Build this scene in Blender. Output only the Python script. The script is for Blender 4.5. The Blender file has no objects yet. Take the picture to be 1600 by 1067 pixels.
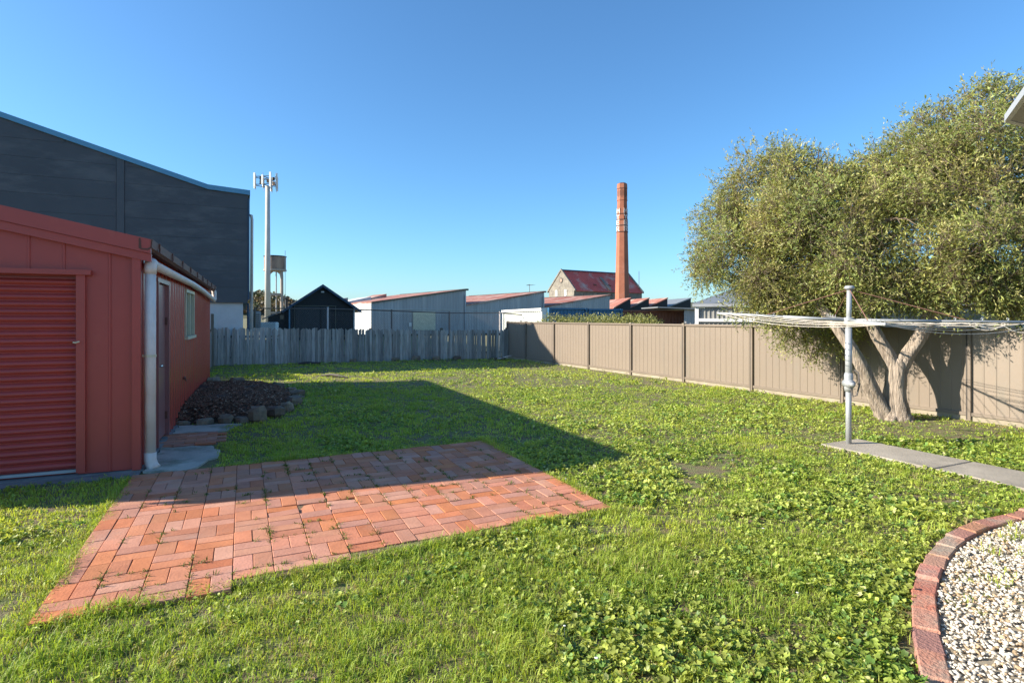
import bpy, math, random
import numpy as np
from mathutils import Vector, Matrix

R = math.radians
random.seed(7)
rng = np.random.default_rng(11)
sc = bpy.context.scene
COL = sc.collection

# ------------------------------------------------------------------ camera
YAW = 25.2
cam_d = bpy.data.cameras.new('camera')
cam = bpy.data.objects.new('camera', cam_d)
COL.objects.link(cam)
cam.location = (0, 0, 1.6)
cam.rotation_euler = (R(90), 0, R(-YAW))
cam_d.sensor_width = 36
cam_d.lens = 893 / 1600 * 36
cam_d.shift_y = -37.5 / 1600
cam_d.clip_start = 0.05
cam_d.clip_end = 6000
sc.camera = cam

# ------------------------------------------------------------------ sky and sun
SUN_DIR = Vector((2.05, -0.67, -1.0)).normalized()      # the way the light travels
SUN_EL = math.asin(-SUN_DIR.z)
SUN_AZ = math.atan2(-SUN_DIR.x, -SUN_DIR.y)             # clockwise from +Y
w = bpy.data.worlds.new('World')
sc.world = w
w.use_nodes = True
nt = w.node_tree
nt.nodes.clear()
wo = nt.nodes.new('ShaderNodeOutputWorld')
bg = nt.nodes.new('ShaderNodeBackground')
sky = nt.nodes.new('ShaderNodeTexSky')
sky.sky_type = 'NISHITA'
sky.sun_disc = False
sky.sun_elevation = SUN_EL
sky.sun_rotation = SUN_AZ
sky.altitude = 0
sky.air_density = 1.0
sky.dust_density = 0.6
sky.ozone_density = 9.5
bg.inputs['Strength'].default_value = 0.15
gain = nt.nodes.new('ShaderNodeMix')          # white balance of the whole sky
gain.data_type = 'RGBA'
gain.blend_type = 'MULTIPLY'
gain.inputs[0].default_value = 1.0
gain.inputs[7].default_value = (0.80, 0.82, 0.71, 1)
nt.links.new(sky.outputs[0], gain.inputs[6])
nt.links.new(gain.outputs[2], bg.inputs[0])
nt.links.new(bg.outputs[0], wo.inputs[0])

sun_d = bpy.data.lights.new('sun', 'SUN')
sun_d.energy = 4.6
sun_d.angle = R(0.5)
sun_d.color = (1.0, 0.91, 0.77)
sun = bpy.data.objects.new('sun', sun_d)
COL.objects.link(sun)
sun.rotation_euler = SUN_DIR.to_track_quat('-Z', 'Y').to_euler()

sc.view_settings.view_transform = 'Standard'
sc.view_settings.look = 'None'
sc.view_settings.gamma = 1
sc.view_settings.exposure = 1.2
sc.cycles.max_bounces = 6
sc.cycles.transparent_max_bounces = 8

# ------------------------------------------------------------------ helpers
_s, _c = math.sin(R(YAW)), math.cos(R(YAW))


def V(r, d, z=0.0):
    """site survey frame: r metres across, d metres away from the back door, turned 25 degrees from the yard's own axes"""
    return Vector((d * _s + r * _c, d * _c - r * _s, z))


def link(o, parent=None):
    COL.objects.link(o)
    if parent is not None:
        o.parent = parent
    return o


def tag(o, label=None, cat=None, group=None, kind=None):
    if label: o['label'] = label
    if cat: o['category'] = cat
    if group: o['group'] = group
    if kind: o['kind'] = kind
    return o


def thing(name, label, cat, loc=(0, 0, 0), rz=0, group=None):
    o = bpy.data.objects.new(name, None)
    o.empty_display_size = 0.1
    link(o)
    o.location = loc
    o.rotation_euler = (0, 0, rz)
    return tag(o, label, cat, group)


class MB:
    def __init__(s):
        s.v = []; s.f = []

    def add(s, vs, fs):
        b = len(s.v)
        s.v += [tuple(x) for x in vs]
        s.f += [tuple(b + i for i in f) for f in fs]
        return s

    def box(s, c, size, rz=0, rx=0, ry=0, bev=0):
        hx, hy, hz = size[0] / 2, size[1] / 2, size[2] / 2
        m = Matrix.Rotation(rz, 3, 'Z') @ Matrix.Rotation(ry, 3, 'Y') @ Matrix.Rotation(rx, 3, 'X')
        c = Vector(c)
        if not bev:
            vs = [c + m @ Vector((x * hx, y * hy, z * hz)) for z in (-1, 1) for x, y in ((-1, -1), (1, -1), (1, 1), (-1, 1))]
            return s.add(vs, [(3, 2, 1, 0), (4, 5, 6, 7), (0, 1, 5, 4), (1, 2, 6, 5), (2, 3, 7, 6), (3, 0, 4, 7)])
        vs = []
        for z, q in ((-hz, 0), (hz - bev, 0), (hz, bev)):
            for x, y in ((-1, -1), (1, -1), (1, 1), (-1, 1)):
                vs.append(c + m @ Vector((x * (hx - q), y * (hy - q), z)))
        fs = [(3, 2, 1, 0), (8, 9, 10, 11)]
        for k in (0, 4):
            for i in range(4):
                j = (i + 1) % 4
                fs.append((k + i, k + j, k + 4 + j, k + 4 + i))
        return s.add(vs, fs)

    def span(s, a, b, ww, hh):
        """a bar of section ww x hh from a to b, upright section"""
        a, b = Vector(a), Vector(b)
        d = (b - a).normalized()
        side = d.cross(Vector((0, 0, 1)))
        if side.length < 1e-4: side = Vector((1, 0, 0))
        side.normalize()
        up = side.cross(d)
        vs = [p + side * (x * ww / 2) + up * (y * hh / 2) for p in (a, b) for x, y in ((-1, -1), (1, -1), (1, 1), (-1, 1))]
        return s.add(vs, [(3, 2, 1, 0), (4, 5, 6, 7), (0, 1, 5, 4), (1, 2, 6, 5), (2, 3, 7, 6), (3, 0, 4, 7)])

    def prism(s, poly, z0, z1):
        n = len(poly)
        vs = [(p[0], p[1], z0) for p in poly] + [(p[0], p[1], z1) for p in poly]
        return s.add(vs, [tuple(range(n))[::-1], tuple(range(n, 2 * n))] + [(i, (i + 1) % n, n + (i + 1) % n, n + i) for i in range(n)])

    def extrude(s, poly, vec):
        """3D polygon swept along vec"""
        n = len(poly); vec = Vector(vec)
        vs = [Vector(p) for p in poly] + [Vector(p) + vec for p in poly]
        return s.add(vs, [tuple(range(n))[::-1], tuple(range(n, 2 * n))] + [(i, (i + 1) % n, n + (i + 1) % n, n + i) for i in range(n)])

    def tube(s, pts, rad, seg=8, cap=True, noise=None):
        pts = [Vector(p) for p in pts]
        n = len(pts)
        if not hasattr(rad, '__len__'): rad = [rad] * n
        vs = []
        t0 = (pts[1] - pts[0]).normalized()
        u = t0.orthogonal().normalized()
        for i, p in enumerate(pts):
            t = (pts[min(i + 1, n - 1)] - pts[max(i - 1, 0)]).normalized()
            u = (u - t * u.dot(t))
            u = u.normalized() if u.length > 1e-6 else t.orthogonal().normalized()
            b = t.cross(u)
            for k in range(seg):
                a = 2 * math.pi * k / seg
                r = rad[i] * (noise(i, a, p) if noise else 1)
                vs.append(p + (u * math.cos(a) + b * math.sin(a)) * r)
        fs = []
        for i in range(n - 1):
            for k in range(seg):
                k2 = (k + 1) % seg
                fs.append((i * seg + k, i * seg + k2, (i + 1) * seg + k2, (i + 1) * seg + k))
        if cap:
            fs.append(tuple(range(seg))[::-1])
            fs.append(tuple((n - 1) * seg + k for k in range(seg)))
        return s.add(vs, fs)

    def sheet(s, A, B, C, D, pitch, prof, thick=0.012):
        """profiled sheet: ribs run A->D, stations spread A->B; prof = [(fraction, offset)]"""
        A, B, C, D = map(Vector, (A, B, C, D))
        L = (B - A).length
        n = (B - A).cross(D - A).normalized()
        st = []
        k = 0
        while k * pitch < L - 1e-6:
            for fr, o in prof:
                q = (k + fr) * pitch
                if q < L: st.append((q / L, o))
            k += 1
        st.append((1.0, st[0][1]))
        vs = []
        m = len(st)
        for q, o in st:
            a, d = A.lerp(B, q), D.lerp(C, q)
            vs += [a + n * o, d + n * o, a + n * (o - thick), d + n * (o - thick)]
        fs = []
        for i in range(m - 1):
            a, b = 4 * i, 4 * i + 4
            fs += [(a, b, b + 1, a + 1), (a + 2, a + 3, b + 3, b + 2), (a + 1, b + 1, b + 3, a + 3), (a, a + 2, b + 2, b)]
        fs += [(0, 1, 3, 2), (4 * m - 4, 4 * m - 2, 4 * m - 1, 4 * m - 3)]
        return s.add(vs, fs)

    def mesh(s, name, smooth=False):
        me = bpy.data.meshes.new(name)
        me.from_pydata(s.v, [], s.f)
        if smooth: me.polygons.foreach_set('use_smooth', [True] * len(me.polygons))
        me.update()
        return me

    def build(s, name, mat, parent=None, smooth=False):
        me = s.mesh(name, smooth)
        if mat: me.materials.append(mat)
        return link(bpy.data.objects.new(name, me), parent)


RIB = [(0.0, 0.0), (0.80, 0.0), (0.84, 0.022), (0.96, 0.022)]
PAN = [(0.0, 0.0), (0.91, 0.0), (0.93, 0.009), (0.985, 0.009)]
MIDRIB = [(0.0, 0.0), (0.30, 0.0), (0.38, 0.028), (0.60, 0.028), (0.68, 0.0)]
SINE = [(i / 6, 0.011 * math.sin(2 * math.pi * i / 6)) for i in range(6)]


def np_mesh(name, verts, tris, mat, tint=None, parent=None):
    """triangles from numpy arrays, tint = colour per vertex"""
    me = bpy.data.meshes.new(name)
    nv, nf = len(verts), len(tris)
    me.vertices.add(nv)
    me.vertices.foreach_set('co', np.ascontiguousarray(verts, dtype=np.float32).ravel())
    me.loops.add(nf * 3)
    me.loops.foreach_set('vertex_index', np.ascontiguousarray(tris, dtype=np.int32).ravel())
    me.polygons.add(nf)
    me.polygons.foreach_set('loop_start', np.arange(0, nf * 3, 3, dtype=np.int32))
    if tint is not None:
        at = me.color_attributes.new('tint', 'FLOAT_COLOR', 'POINT')
        c4 = np.ones((nv, 4), dtype=np.float32)
        c4[:, :3] = tint
        at.data.foreach_set('color', c4.ravel())
    me.update()
    me.validate()
    me.materials.append(mat)
    return link(bpy.data.objects.new(name, me), parent)


_lat = rng.random((64, 64))


def vnoise(x, y, s):
    """smooth value noise 0..1, s = size of a cell in metres"""
    x = np.asarray(x) / s + 31.7; y = np.asarray(y) / s + 17.3
    xi = np.floor(x).astype(int); yi = np.floor(y).astype(int)
    fx = x - xi; fy = y - yi
    fx = fx * fx * (3 - 2 * fx); fy = fy * fy * (3 - 2 * fy)
    g = lambda a, b: _lat[a % 64, b % 64]
    return (g(xi, yi) * (1 - fx) + g(xi + 1, yi) * fx) * (1 - fy) + (g(xi, yi + 1) * (1 - fx) + g(xi + 1, yi + 1) * fx) * fy


# ------------------------------------------------------------------ materials
def M(name, c, c2=None, scale=4.0, rough=0.6, bump=0.0, bscale=None, metal=0.0, stretch=(1, 1, 1), rnd=0.0, hue=0.0,
      c3=None, s3=1.0, t3=0.6, st3=(1, 1, 1), island=False, spec=0.5, detail=5):
    m = bpy.data.materials.new(name)
    m.use_nodes = True
    t = m.node_tree
    N, Lk = t.nodes.new, t.links.new
    p = t.nodes['Principled BSDF']
    p.inputs['Roughness'].default_value = rough
    p.inputs['Metallic'].default_value = metal
    p.inputs['Specular IOR Level'].default_value = spec
    geo = N('ShaderNodeNewGeometry')
    mp = N('ShaderNodeMapping'); mp.inputs['Scale'].default_value = stretch
    Lk(geo.outputs['Position'], mp.inputs[0])
    nz = N('ShaderNodeTexNoise'); nz.inputs['Scale'].default_value = scale; nz.inputs['Detail'].default_value = detail
    nz.inputs['Roughness'].default_value = 0.65
    Lk(mp.outputs[0], nz.inputs['Vector'])
    rp = N('ShaderNodeValToRGB')
    rp.color_ramp.elements[0].position = 0.32; rp.color_ramp.elements[1].position = 0.68
    c2 = c2 or tuple(x * 0.8 for x in c)
    rp.color_ramp.elements[0].color = (*c2, 1); rp.color_ramp.elements[1].color = (*c, 1)
    Lk(nz.outputs['Fac'], rp.inputs[0])
    out = rp.outputs[0]
    if c3:
        mp3 = N('ShaderNodeMapping'); mp3.inputs['Scale'].default_value = st3
        Lk(geo.outputs['Position'], mp3.inputs[0])
        n3 = N('ShaderNodeTexNoise'); n3.inputs['Scale'].default_value = s3; n3.inputs['Detail'].default_value = 6
        n3.inputs['Roughness'].default_value = 0.7
        Lk(mp3.outputs[0], n3.inputs['Vector'])
        r3 = N('ShaderNodeValToRGB')
        r3.color_ramp.elements[0].position = t3 - 0.06; r3.color_ramp.elements[1].position = t3 + 0.08
        Lk(n3.outputs['Fac'], r3.inputs[0])
        mx = N('ShaderNodeMix'); mx.data_type = 'RGBA'
        Lk(r3.outputs[0], mx.inputs[0]); Lk(out, mx.inputs[6]); mx.inputs[7].default_value = (*c3, 1)
        out = mx.outputs[2]
    if rnd or hue:
        oi = N('ShaderNodeObjectInfo')
        src = oi.outputs['Random']
        if island:
            ad = N('ShaderNodeMath'); ad.operation = 'ADD'
            Lk(oi.outputs['Random'], ad.inputs[0]); Lk(geo.outputs['Random Per Island'], ad.inputs[1])
            fr = N('ShaderNodeMath'); fr.operation = 'FRACT'; Lk(ad.outputs[0], fr.inputs[0])
            src = fr.outputs[0]
        hs = N('ShaderNodeHueSaturation')
        mr = N('ShaderNodeMapRange'); mr.inputs[3].default_value = 1 - rnd; mr.inputs[4].default_value = 1 + rnd
        Lk(src, mr.inputs[0]); Lk(mr.outputs[0], hs.inputs['Value'])
        if hue:
            m7 = N('ShaderNodeMath'); m7.operation = 'MULTIPLY'; m7.inputs[1].default_value = 7.31
            f7 = N('ShaderNodeMath'); f7.operation = 'FRACT'
            Lk(src, m7.inputs[0]); Lk(m7.outputs[0], f7.inputs[0])
            mh = N('ShaderNodeMapRange'); mh.inputs[3].default_value = 0.5 - hue; mh.inputs[4].default_value = 0.5 + hue
            Lk(f7.outputs[0], mh.inputs[0]); Lk(mh.outputs[0], hs.inputs['Hue'])
            m9 = N('ShaderNodeMath'); m9.operation = 'MULTIPLY'; m9.inputs[1].default_value = 13.7
            f9 = N('ShaderNodeMath'); f9.operation = 'FRACT'
            Lk(src, m9.inputs[0]); Lk(m9.outputs[0], f9.inputs[0])
            ms = N('ShaderNodeMapRange'); ms.inputs[3].default_value = 0.78; ms.inputs[4].default_value = 1.04
            Lk(f9.outputs[0], ms.inputs[0]); Lk(ms.outputs[0], hs.inputs['Saturation'])
        Lk(out, hs.inputs['Color'])
        out = hs.outputs[0]
    Lk(out, p.inputs['Base Color'])
    if bump:
        nb = N('ShaderNodeTexNoise'); nb.inputs['Scale'].default_value = bscale or scale * 6; nb.inputs['Detail'].default_value = 6
        Lk(mp.outputs[0], nb.inputs['Vector'])
        bp = N('ShaderNodeBump'); bp.inputs['Strength'].default_value = bump; bp.inputs['Distance'].default_value = 0.02
        Lk(nb.outputs['Fac'], bp.inputs['Height'])
        Lk(bp.outputs[0], p.inputs['Normal'])
    return m


def leafmat(name, trans=0.35, rough=0.45, mul=(1, 1, 1), spec=0.4):
    m = bpy.data.materials.new(name)
    m.use_nodes = True
    t = m.node_tree
    N, Lk = t.nodes.new, t.links.new
    p = t.nodes['Principled BSDF']; out = t.nodes['Material Output']
    p.inputs['Roughness'].default_value = rough
    p.inputs['Specular IOR Level'].default_value = spec
    at = N('ShaderNodeAttribute'); at.attribute_name = 'tint'
    Lk(at.outputs['Color'], p.inputs['Base Color'])
    mu = N('ShaderNodeMix'); mu.data_type = 'RGBA'; mu.blend_type = 'MULTIPLY'; mu.inputs[0].default_value = 1
    Lk(at.outputs['Color'], mu.inputs[6]); mu.inputs[7].default_value = (1.25, 1.2, 0.6, 1)
    tr = N('ShaderNodeBsdfTranslucent'); Lk(mu.outputs[2], tr.inputs[0])
    mx = N('ShaderNodeMixShader'); mx.inputs[0].default_value = trans
    Lk(p.outputs[0], mx.inputs[1]); Lk(tr.outputs[0], mx.inputs[2]); Lk(mx.outputs[0], out.inputs[0])
    return m


def glassmat(name, c=(0.05, 0.07, 0.08)):
    m = M(name, c, c, 2, rough=0.06, spec=0.8)
    return m


m_ground = M('soil', (0.24, 0.17, 0.095), (0.11, 0.09, 0.045), 16, 0.95, 0.8, 70, c3=(0.15, 0.17, 0.05), s3=7, t3=0.5)
m_mortar = M('mossy_sand', (0.20, 0.125, 0.075), (0.10, 0.095, 0.04), 6, 0.95, 0.5, 60)
m_brick = M('paver_clay', (0.54, 0.19, 0.082), (0.43, 0.143, 0.06), 7, 0.88, 0.18, 60, rnd=0.14, hue=0.004, island=True,
            c3=(0.46, 0.20, 0.115), s3=2.0, t3=0.62)
m_edgebrick = M('edging_clay', (0.48, 0.20, 0.12), (0.36, 0.145, 0.09), 6, 0.88, 0.6, 60, rnd=0.22, hue=0.012, c3=(0.36, 0.27, 0.20), s3=2.2, t3=0.54)
m_red = M('red_sheet', (0.43, 0.066, 0.052), (0.39, 0.06, 0.047), 1.2, 0.42, 0.03, 3, c3=(0.45, 0.085, 0.062), s3=1.5, t3=0.60, st3=(1, 1, .4))
m_redside = M('red_side_sheet', (0.43, 0.066, 0.052), (0.39, 0.06, 0.047), 1.2, 0.24, spec=.6)
m_redslat = M('red_roller', (0.43, 0.056, 0.047), (0.37, 0.048, 0.04), 2, 0.36)
m_gutter = M('gutter_brown', (0.15, 0.065, 0.05), (0.12, 0.05, 0.04), 3, 0.55, spec=.25)
m_pvc = M('pvc_pipe', (0.78, 0.70, 0.65), (0.66, 0.55, 0.49), 3, 0.45, c3=(0.60, 0.42, 0.36), s3=1.4, t3=0.68, st3=(1, 1, .5))
m_cream = M('cream_frame', (0.68, 0.62, 0.44), None, 4, 0.45)
m_glass = glassmat('window_glass', (0.10, 0.12, 0.13))
m_doorp = M('door_purple', (0.30, 0.13, 0.13), (0.27, 0.12, 0.12), 2, 0.3)
m_chrome = M('bright_metal', (0.7, 0.7, 0.7), None, 4, 0.25, metal=1)
m_conc = M('concrete', (0.50, 0.47, 0.40), (0.36, 0.34, 0.29), 3, 0.9, 0.3, 40, c3=(0.24, 0.24, 0.18), s3=1.7, t3=0.57)
m_path = M('path_concrete', (0.40, 0.35, 0.28), (0.31, 0.27, 0.215), 2.2, 0.92, 0.3, 50, c3=(0.25, 0.22, 0.175), s3=0.9, t3=0.55)
m_slabside = M('slab_edge', (0.24, 0.24, 0.23), (0.13, 0.13, 0.13), 5, 0.9, 0.3, 30)
m_fence = M('taupe_sheet', (0.232, 0.184, 0.14), (0.215, 0.17, 0.13), 0.8, 0.45, 0.06, 1.5, rnd=.05, c3=(0.20, 0.168, 0.132), s3=1.3, t3=0.60, st3=(1, 1, .3))
m_fpost = M('taupe_post', (0.215, 0.17, 0.13), None, 2, 0.45)
m_gap = M('post_channel', (0.05, 0.04, 0.033), None, 2, 0.6)
m_plinth = M('cream_plinth', (0.37, 0.32, 0.24), (0.25, 0.21, 0.15), 3, 0.9, 0.3)
m_paling = M('weathered_paling', (0.45, 0.415, 0.37), (0.23, 0.215, 0.19), 3, 0.9, 0.5, 12, stretch=(9, 9, .7), rnd=0.36, hue=0.006)
m_dwood = M('old_post', (0.17, 0.15, 0.11), (0.10, 0.09, 0.07), 3, 0.9, 0.4, 12, stretch=(8, 8, .7))
m_navy = M('charcoal_cladding', (0.066, 0.076, 0.086), (0.052, 0.061, 0.071), 0.9, 0.6, 0.05, 4, c3=(0.09, 0.10, 0.108), s3=1.1, t3=0.57, st3=(.5, .5, 1.6))
m_navyr = M('charcoal_pilaster', (0.072, 0.083, 0.094), (0.06, 0.07, 0.08), 1, 0.55)
m_bluecap = M('blue_barge', (0.10, 0.30, 0.46), (0.085, 0.26, 0.41), 1.5, 0.35)
m_whitew = M('stained_render', (0.60, 0.61, 0.60), (0.46, 0.47, 0.46), 1.2, 0.9, 0.1, 8, c3=(0.10, 0.10, 0.09), s3=1.0, t3=0.70, st3=(1.4, 1.4, .22))
m_white = M('white_paint', (0.78, 0.77, 0.74), (0.68, 0.67, 0.64), 2, 0.5)
m_galv = M('galvanised', (0.46, 0.48, 0.49), (0.36, 0.38, 0.395), 3, 0.42, 0.03, 20, metal=0.35, c3=(0.40, 0.30, 0.22), s3=2.5, t3=0.72)
m_galvold = M('old_galvanised_wall', (0.43, 0.42, 0.41), (0.30, 0.30, 0.295), 0.5, 0.6, 0.05, 4, stretch=(1.6, 1.6, .12), c3=(0.50, 0.48, 0.455), s3=0.5, t3=0.57, st3=(1.5, 1.5, .15))
m_rustroof = M('rusty_roof', (0.40, 0.15, 0.10), (0.24, 0.085, 0.06), 0.55, 0.8, 0.05, 3, c3=(0.44, 0.33, 0.27), s3=0.45, t3=0.55)
m_redroof = M('red_iron_roof', (0.78, 0.12, 0.08), (0.60, 0.085, 0.06), 0.35, 0.7, c3=(0.62, 0.36, 0.27), s3=0.3, t3=0.60)
m_stone = M('bluestone_wall', (0.29, 0.255, 0.205), (0.18, 0.16, 0.13), 0.9, 0.95, 0.4, 4, c3=(0.15, 0.13, 0.115), s3=1.3, t3=0.56)
m_chim = M('chimney_brick', (0.40, 0.145, 0.08), (0.31, 0.11, 0.06), 0.9, 0.9, 0.2, 8, c3=(0.37, 0.165, 0.11), s3=0.35, t3=0.6)
m_chimd = M('dark_band', (0.12, 0.06, 0.045), None, 2, 0.9)
m_letter = M('faded_white_paint', (0.72, 0.66, 0.60), (0.55, 0.45, 0.38), 1.6, 0.9)
m_dark = M('black_boards_and_bay_shade', (0.017, 0.019, 0.022), (0.013, 0.014, 0.017), 2, 0.6, 0.1, 8)
m_darkd = M('black_door', (0.022, 0.025, 0.030), None, 2, 0.5)
m_bluetrim = M('dark_blue_trim', (0.025, 0.07, 0.13), None, 2, 0.45)
m_roofgrey = M('grey_steel_roof', (0.20, 0.215, 0.225), (0.17, 0.185, 0.195), 1, 0.5)
m_wallgrey = M('grey_steel_wall', (0.33, 0.32, 0.29), (0.29, 0.28, 0.255), 1, 0.5)
m_wire = M('old_wire', (0.16, 0.14, 0.13), None, 5, 0.6, metal=0.4)
m_wirel = M('pale_wire', (0.52, 0.54, 0.52), None, 5, 0.5)
m_cblue = M('blue_container_paint', (0.025, 0.13, 0.26), (0.02, 0.10, 0.20), 0.8, 0.5, c3=(0.14, 0.09, 0.07), s3=0.9, t3=0.68)
m_crust = M('rust_container_paint', (0.24, 0.085, 0.05), (0.15, 0.055, 0.035), 0.8, 0.7)
m_cwhite = M('white_container_paint', (0.60, 0.62, 0.55), (0.50, 0.53, 0.48), 0.8, 0.5, c3=(0.36, 0.24, 0.15), s3=1.1, t3=0.72)
m_tank = M('stained_tank', (0.38, 0.27, 0.20), (0.20, 0.14, 0.115), 0.7, 0.9, 0.1, 5, stretch=(1, 1, .35), c3=(0.12, 0.11, 0.11), s3=0.5, t3=0.58)
m_tconc = M('tower_concrete', (0.43, 0.35, 0.28), (0.33, 0.27, 0.22), 1, 0.9)
m_pole = M('monopole_concrete', (0.55, 0.52, 0.47), (0.47, 0.44, 0.40), 0.6, 0.7)
m_bark = M('pale_bark', (0.46, 0.375, 0.295), (0.13, 0.10, 0.075), 7, 0.95, 1.0, 18, stretch=(3.4, 3.4, .42), c3=(0.15, 0.14, 0.08), s3=1.3, t3=0.64)
m_twig = M('twig_bark', (0.23, 0.17, 0.12), (0.12, 0.09, 0.065), 5, 0.95)
m_rock = M('basalt', (0.27, 0.20, 0.135), (0.13, 0.10, 0.075), 5, 0.9, 0.7, 18, rnd=0.3, c3=(0.17, 0.17, 0.10), s3=5, t3=0.62)
m_line = M('clothes_line', (0.66, 0.60, 0.52), (0.5, 0.44, 0.37), 9, 0.6)
m_rustwire = M('rusty_stay', (0.26, 0.13, 0.09), None, 9, 0.8)
m_hoist = M('hoist_tube', (0.40, 0.41, 0.415), (0.33, 0.34, 0.345), 3, 0.45, metal=0.25)
m_fascia = M('grey_fascia', (0.42, 0.43, 0.44), None, 2, 0.4)
m_soffit = M('grey_soffit', (0.30, 0.29, 0.275), None, 2, 0.7)
m_cladw = M('house_weatherboard', (0.55, 0.53, 0.48), None, 2, 0.6)
m_hill = M('hill_scrub', (0.14, 0.115, 0.075), (0.055, 0.07, 0.035), 0.018, 0.95, detail=8)
m_leaf_tree = leafmat('tree_leaf', 0.3, 0.5)
m_leaf_lawn = leafmat('weed_leaf', 0.4, 0.45, spec=0.4)
m_blade = leafmat('grass_blade', 0.45, 0.5, spec=0.3)
m_mulch = leafmat('bark_chip', 0.0, 0.9, spec=0.2)
m_pebble = leafmat('pebble', 0.0, 0.75, spec=0.3)

# ------------------------------------------------------------------ ground
g = MB().box((100, 300, -0.5), (2600, 2600, 1.0)).build('ground', m_ground)
tag(g, 'flat earth under the yard and beyond its fences', 'ground', kind='structure')

hl = MB()
NH = 60
ring = []
for i in range(NH + 1):
    u = -0.75 + 1.5 * i / NH
    h = 7 + 6 * vnoise(u * 40 + 50, 3.0, 3.1) + 32 * math.exp(-((u + 0.44) / 0.09) ** 2) + 14 * math.exp(-((u - 0.30) / 0.12) ** 2)
    ring.append((u * 900, 900, float(h)))
vs = []
for (r_, d_, h_) in ring:
    for k, (dd, hh) in enumerate(((-90, 0.0), (-40, .55), (0, 1.0), (70, .9), (200, 0.0))):
        vs.append(V(r_ * (1 + dd / 900), d_ + dd, -0.4 if hh == 0 else h_ * hh))
fs = []
for i in range(NH):
    for k in range(4):
        a = i * 5 + k
        fs.append((a, a + 5, a + 6, a + 1))
h = MB().add(vs, fs).build('hills', m_hill, smooth=True)
tag(h, 'low scrubby hills on the far horizon', 'hills', kind='structure')

# ------------------------------------------------------------------ red shed
SHX, SHY, SHR = -1.0, 7.03, R(-1.7)
SL, SW, SE, SRZ = 8.5, 4.0, 2.36, 2.79          # length, width, eave, ridge
shed = thing('red_shed', 'red steel garden shed with roller door, side door and white pipe', 'shed', (SHX, SHY, 0), SHR)
DX0, DX1, DZ = -0.50, -3.30, 2.02                # roller door opening in shed's own x
zt = lambda x: SE + (SRZ - SE) * (1 - abs(x + SW / 2) / (SW / 2))
fw = MB()
fw.sheet((DX0, 0, 0.03), (0, 0, 0.03), (0, 0, zt(0)), (DX0, 0, zt(DX0)), 0.28, PAN)
fw.build('front_cladding', m_red, shed)
fw = MB()
fw.sheet((-SW / 2, 0, DZ), (DX0, 0, DZ), (DX0, 0, zt(DX0)), (-SW / 2, 0, SRZ), 0.28, PAN)
fw.sheet((DX1, 0, DZ), (-SW / 2, 0, DZ), (-SW / 2, 0, SRZ), (DX1, 0, zt(DX1)), 0.28, PAN)
fw.build('front_cladding', m_red, shed)
MB().sheet((-SW, 0, 0.03), (DX1, 0, 0.03), (DX1, 0, zt(DX1)), (-SW, 0, SE), 0.28, PAN).build('front_cladding', m_red, shed)
# side wall facing the lawn, pieces around door and window
DY0, DY1, DH = 1.05, 1.90, 2.03
WY0, WY1, WZ0, WZ1 = 3.75, 4.95, 1.25, 2.06
sp = 0.25
sw = MB()
def side(y0, y1, z0, z1): sw.sheet((0, y0, z0), (0, y1, z0), (0, y1, z1), (0, y0, z1), sp, [(0, 0), (.60, 0), (.68, .035), (.88, .035), (.96, 0)])
side(0.0, DY0, 0.03, SE); side(DY0, DY1, DH, SE); side(DY1, WY0, 0.03, SE)
side(WY0, WY1, 0.03, WZ0); side(WY0, WY1, WZ1, SE); side(WY1, SL, 0.03, SE)
sw.build('side_cladding', m_redside, shed)
bw = MB()
bw.sheet((0, SL, 0.03), (-SW / 2, SL, 0.03), (-SW / 2, SL, SRZ), (0, SL, SE), 0.28, PAN)
bw.sheet((-SW / 2, SL, 0.03), (-SW, SL, 0.03), (-SW, SL, SE), (-SW / 2, SL, SRZ), 0.28, PAN)
bw.build('back_cladding', m_red, shed)
MB().sheet((-SW, SL, 0.03), (-SW, 0, 0.03), (-SW, 0, SE), (-SW, SL, SE), sp, MIDRIB).build('side_cladding', m_red, shed)
rf = MB()
o_ = 0.10
sl = (SRZ - SE) / (SW / 2)
rf.sheet((o_, -0.08, SE + .03 - o_ * sl), (o_, SL + .08, SE + .03 - o_ * sl), (-SW / 2, SL + .08, SRZ + .03), (-SW / 2, -0.08, SRZ + .03), 0.19, RIB)
rf.sheet((-SW - o_, SL + .08, SE + .03 - o_ * sl), (-SW - o_, -0.08, SE + .03 - o_ * sl), (-SW / 2, -0.08, SRZ + .03), (-SW / 2, SL + .08, SRZ + .03), 0.19, RIB)
rf.build('roof', m_red, shed)
# barge boards: two stepped strips on the front gable
bb = MB()
for sgn, x0 in ((1, 0.14), (-1, -SW - 0.14)):
    z0 = SE - 0.14 * sl
    a = Vector((x0, -0.06, z0 + 0.015)); b = Vector((-SW / 2, -0.06, SRZ + 0.015))
    bb.extrude([a + Vector((0, 0, -.085)), b + Vector((0, 0, -.085)), b + Vector((0, 0, .06)), a + Vector((0, 0, .06))], (0, -0.035, 0))
    bb.extrude([a + Vector((0, .035, -.17)), b + Vector((0, .035, -.17)), b + Vector((0, .035, -.088)), a + Vector((0, .035, -.088))], (0, -0.045, 0))
bb.build('barge_board', m_red, shed)
# corner and jamb flashings
MB().box((0.006, -0.012, 1.18), (0.075, 0.085, 2.30)).build('corner_flashing', m_red, shed)
MB().box((DX0 + 0.03, -0.018, DZ / 2 + .03), (0.075, 0.04, DZ - .04)).build('door_jamb', m_red, shed)
MB().box((DX1 - 0.03, -0.018, DZ / 2 + .03), (0.075, 0.04, DZ - .04)).build('door_jamb', m_red, shed)
MB().box(((DX0 + DX1) / 2, -0.035, DZ + 0.03), (DX0 - DX1 + 0.24, 0.06, 0.05)).build('door_head', m_red, shed)
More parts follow.
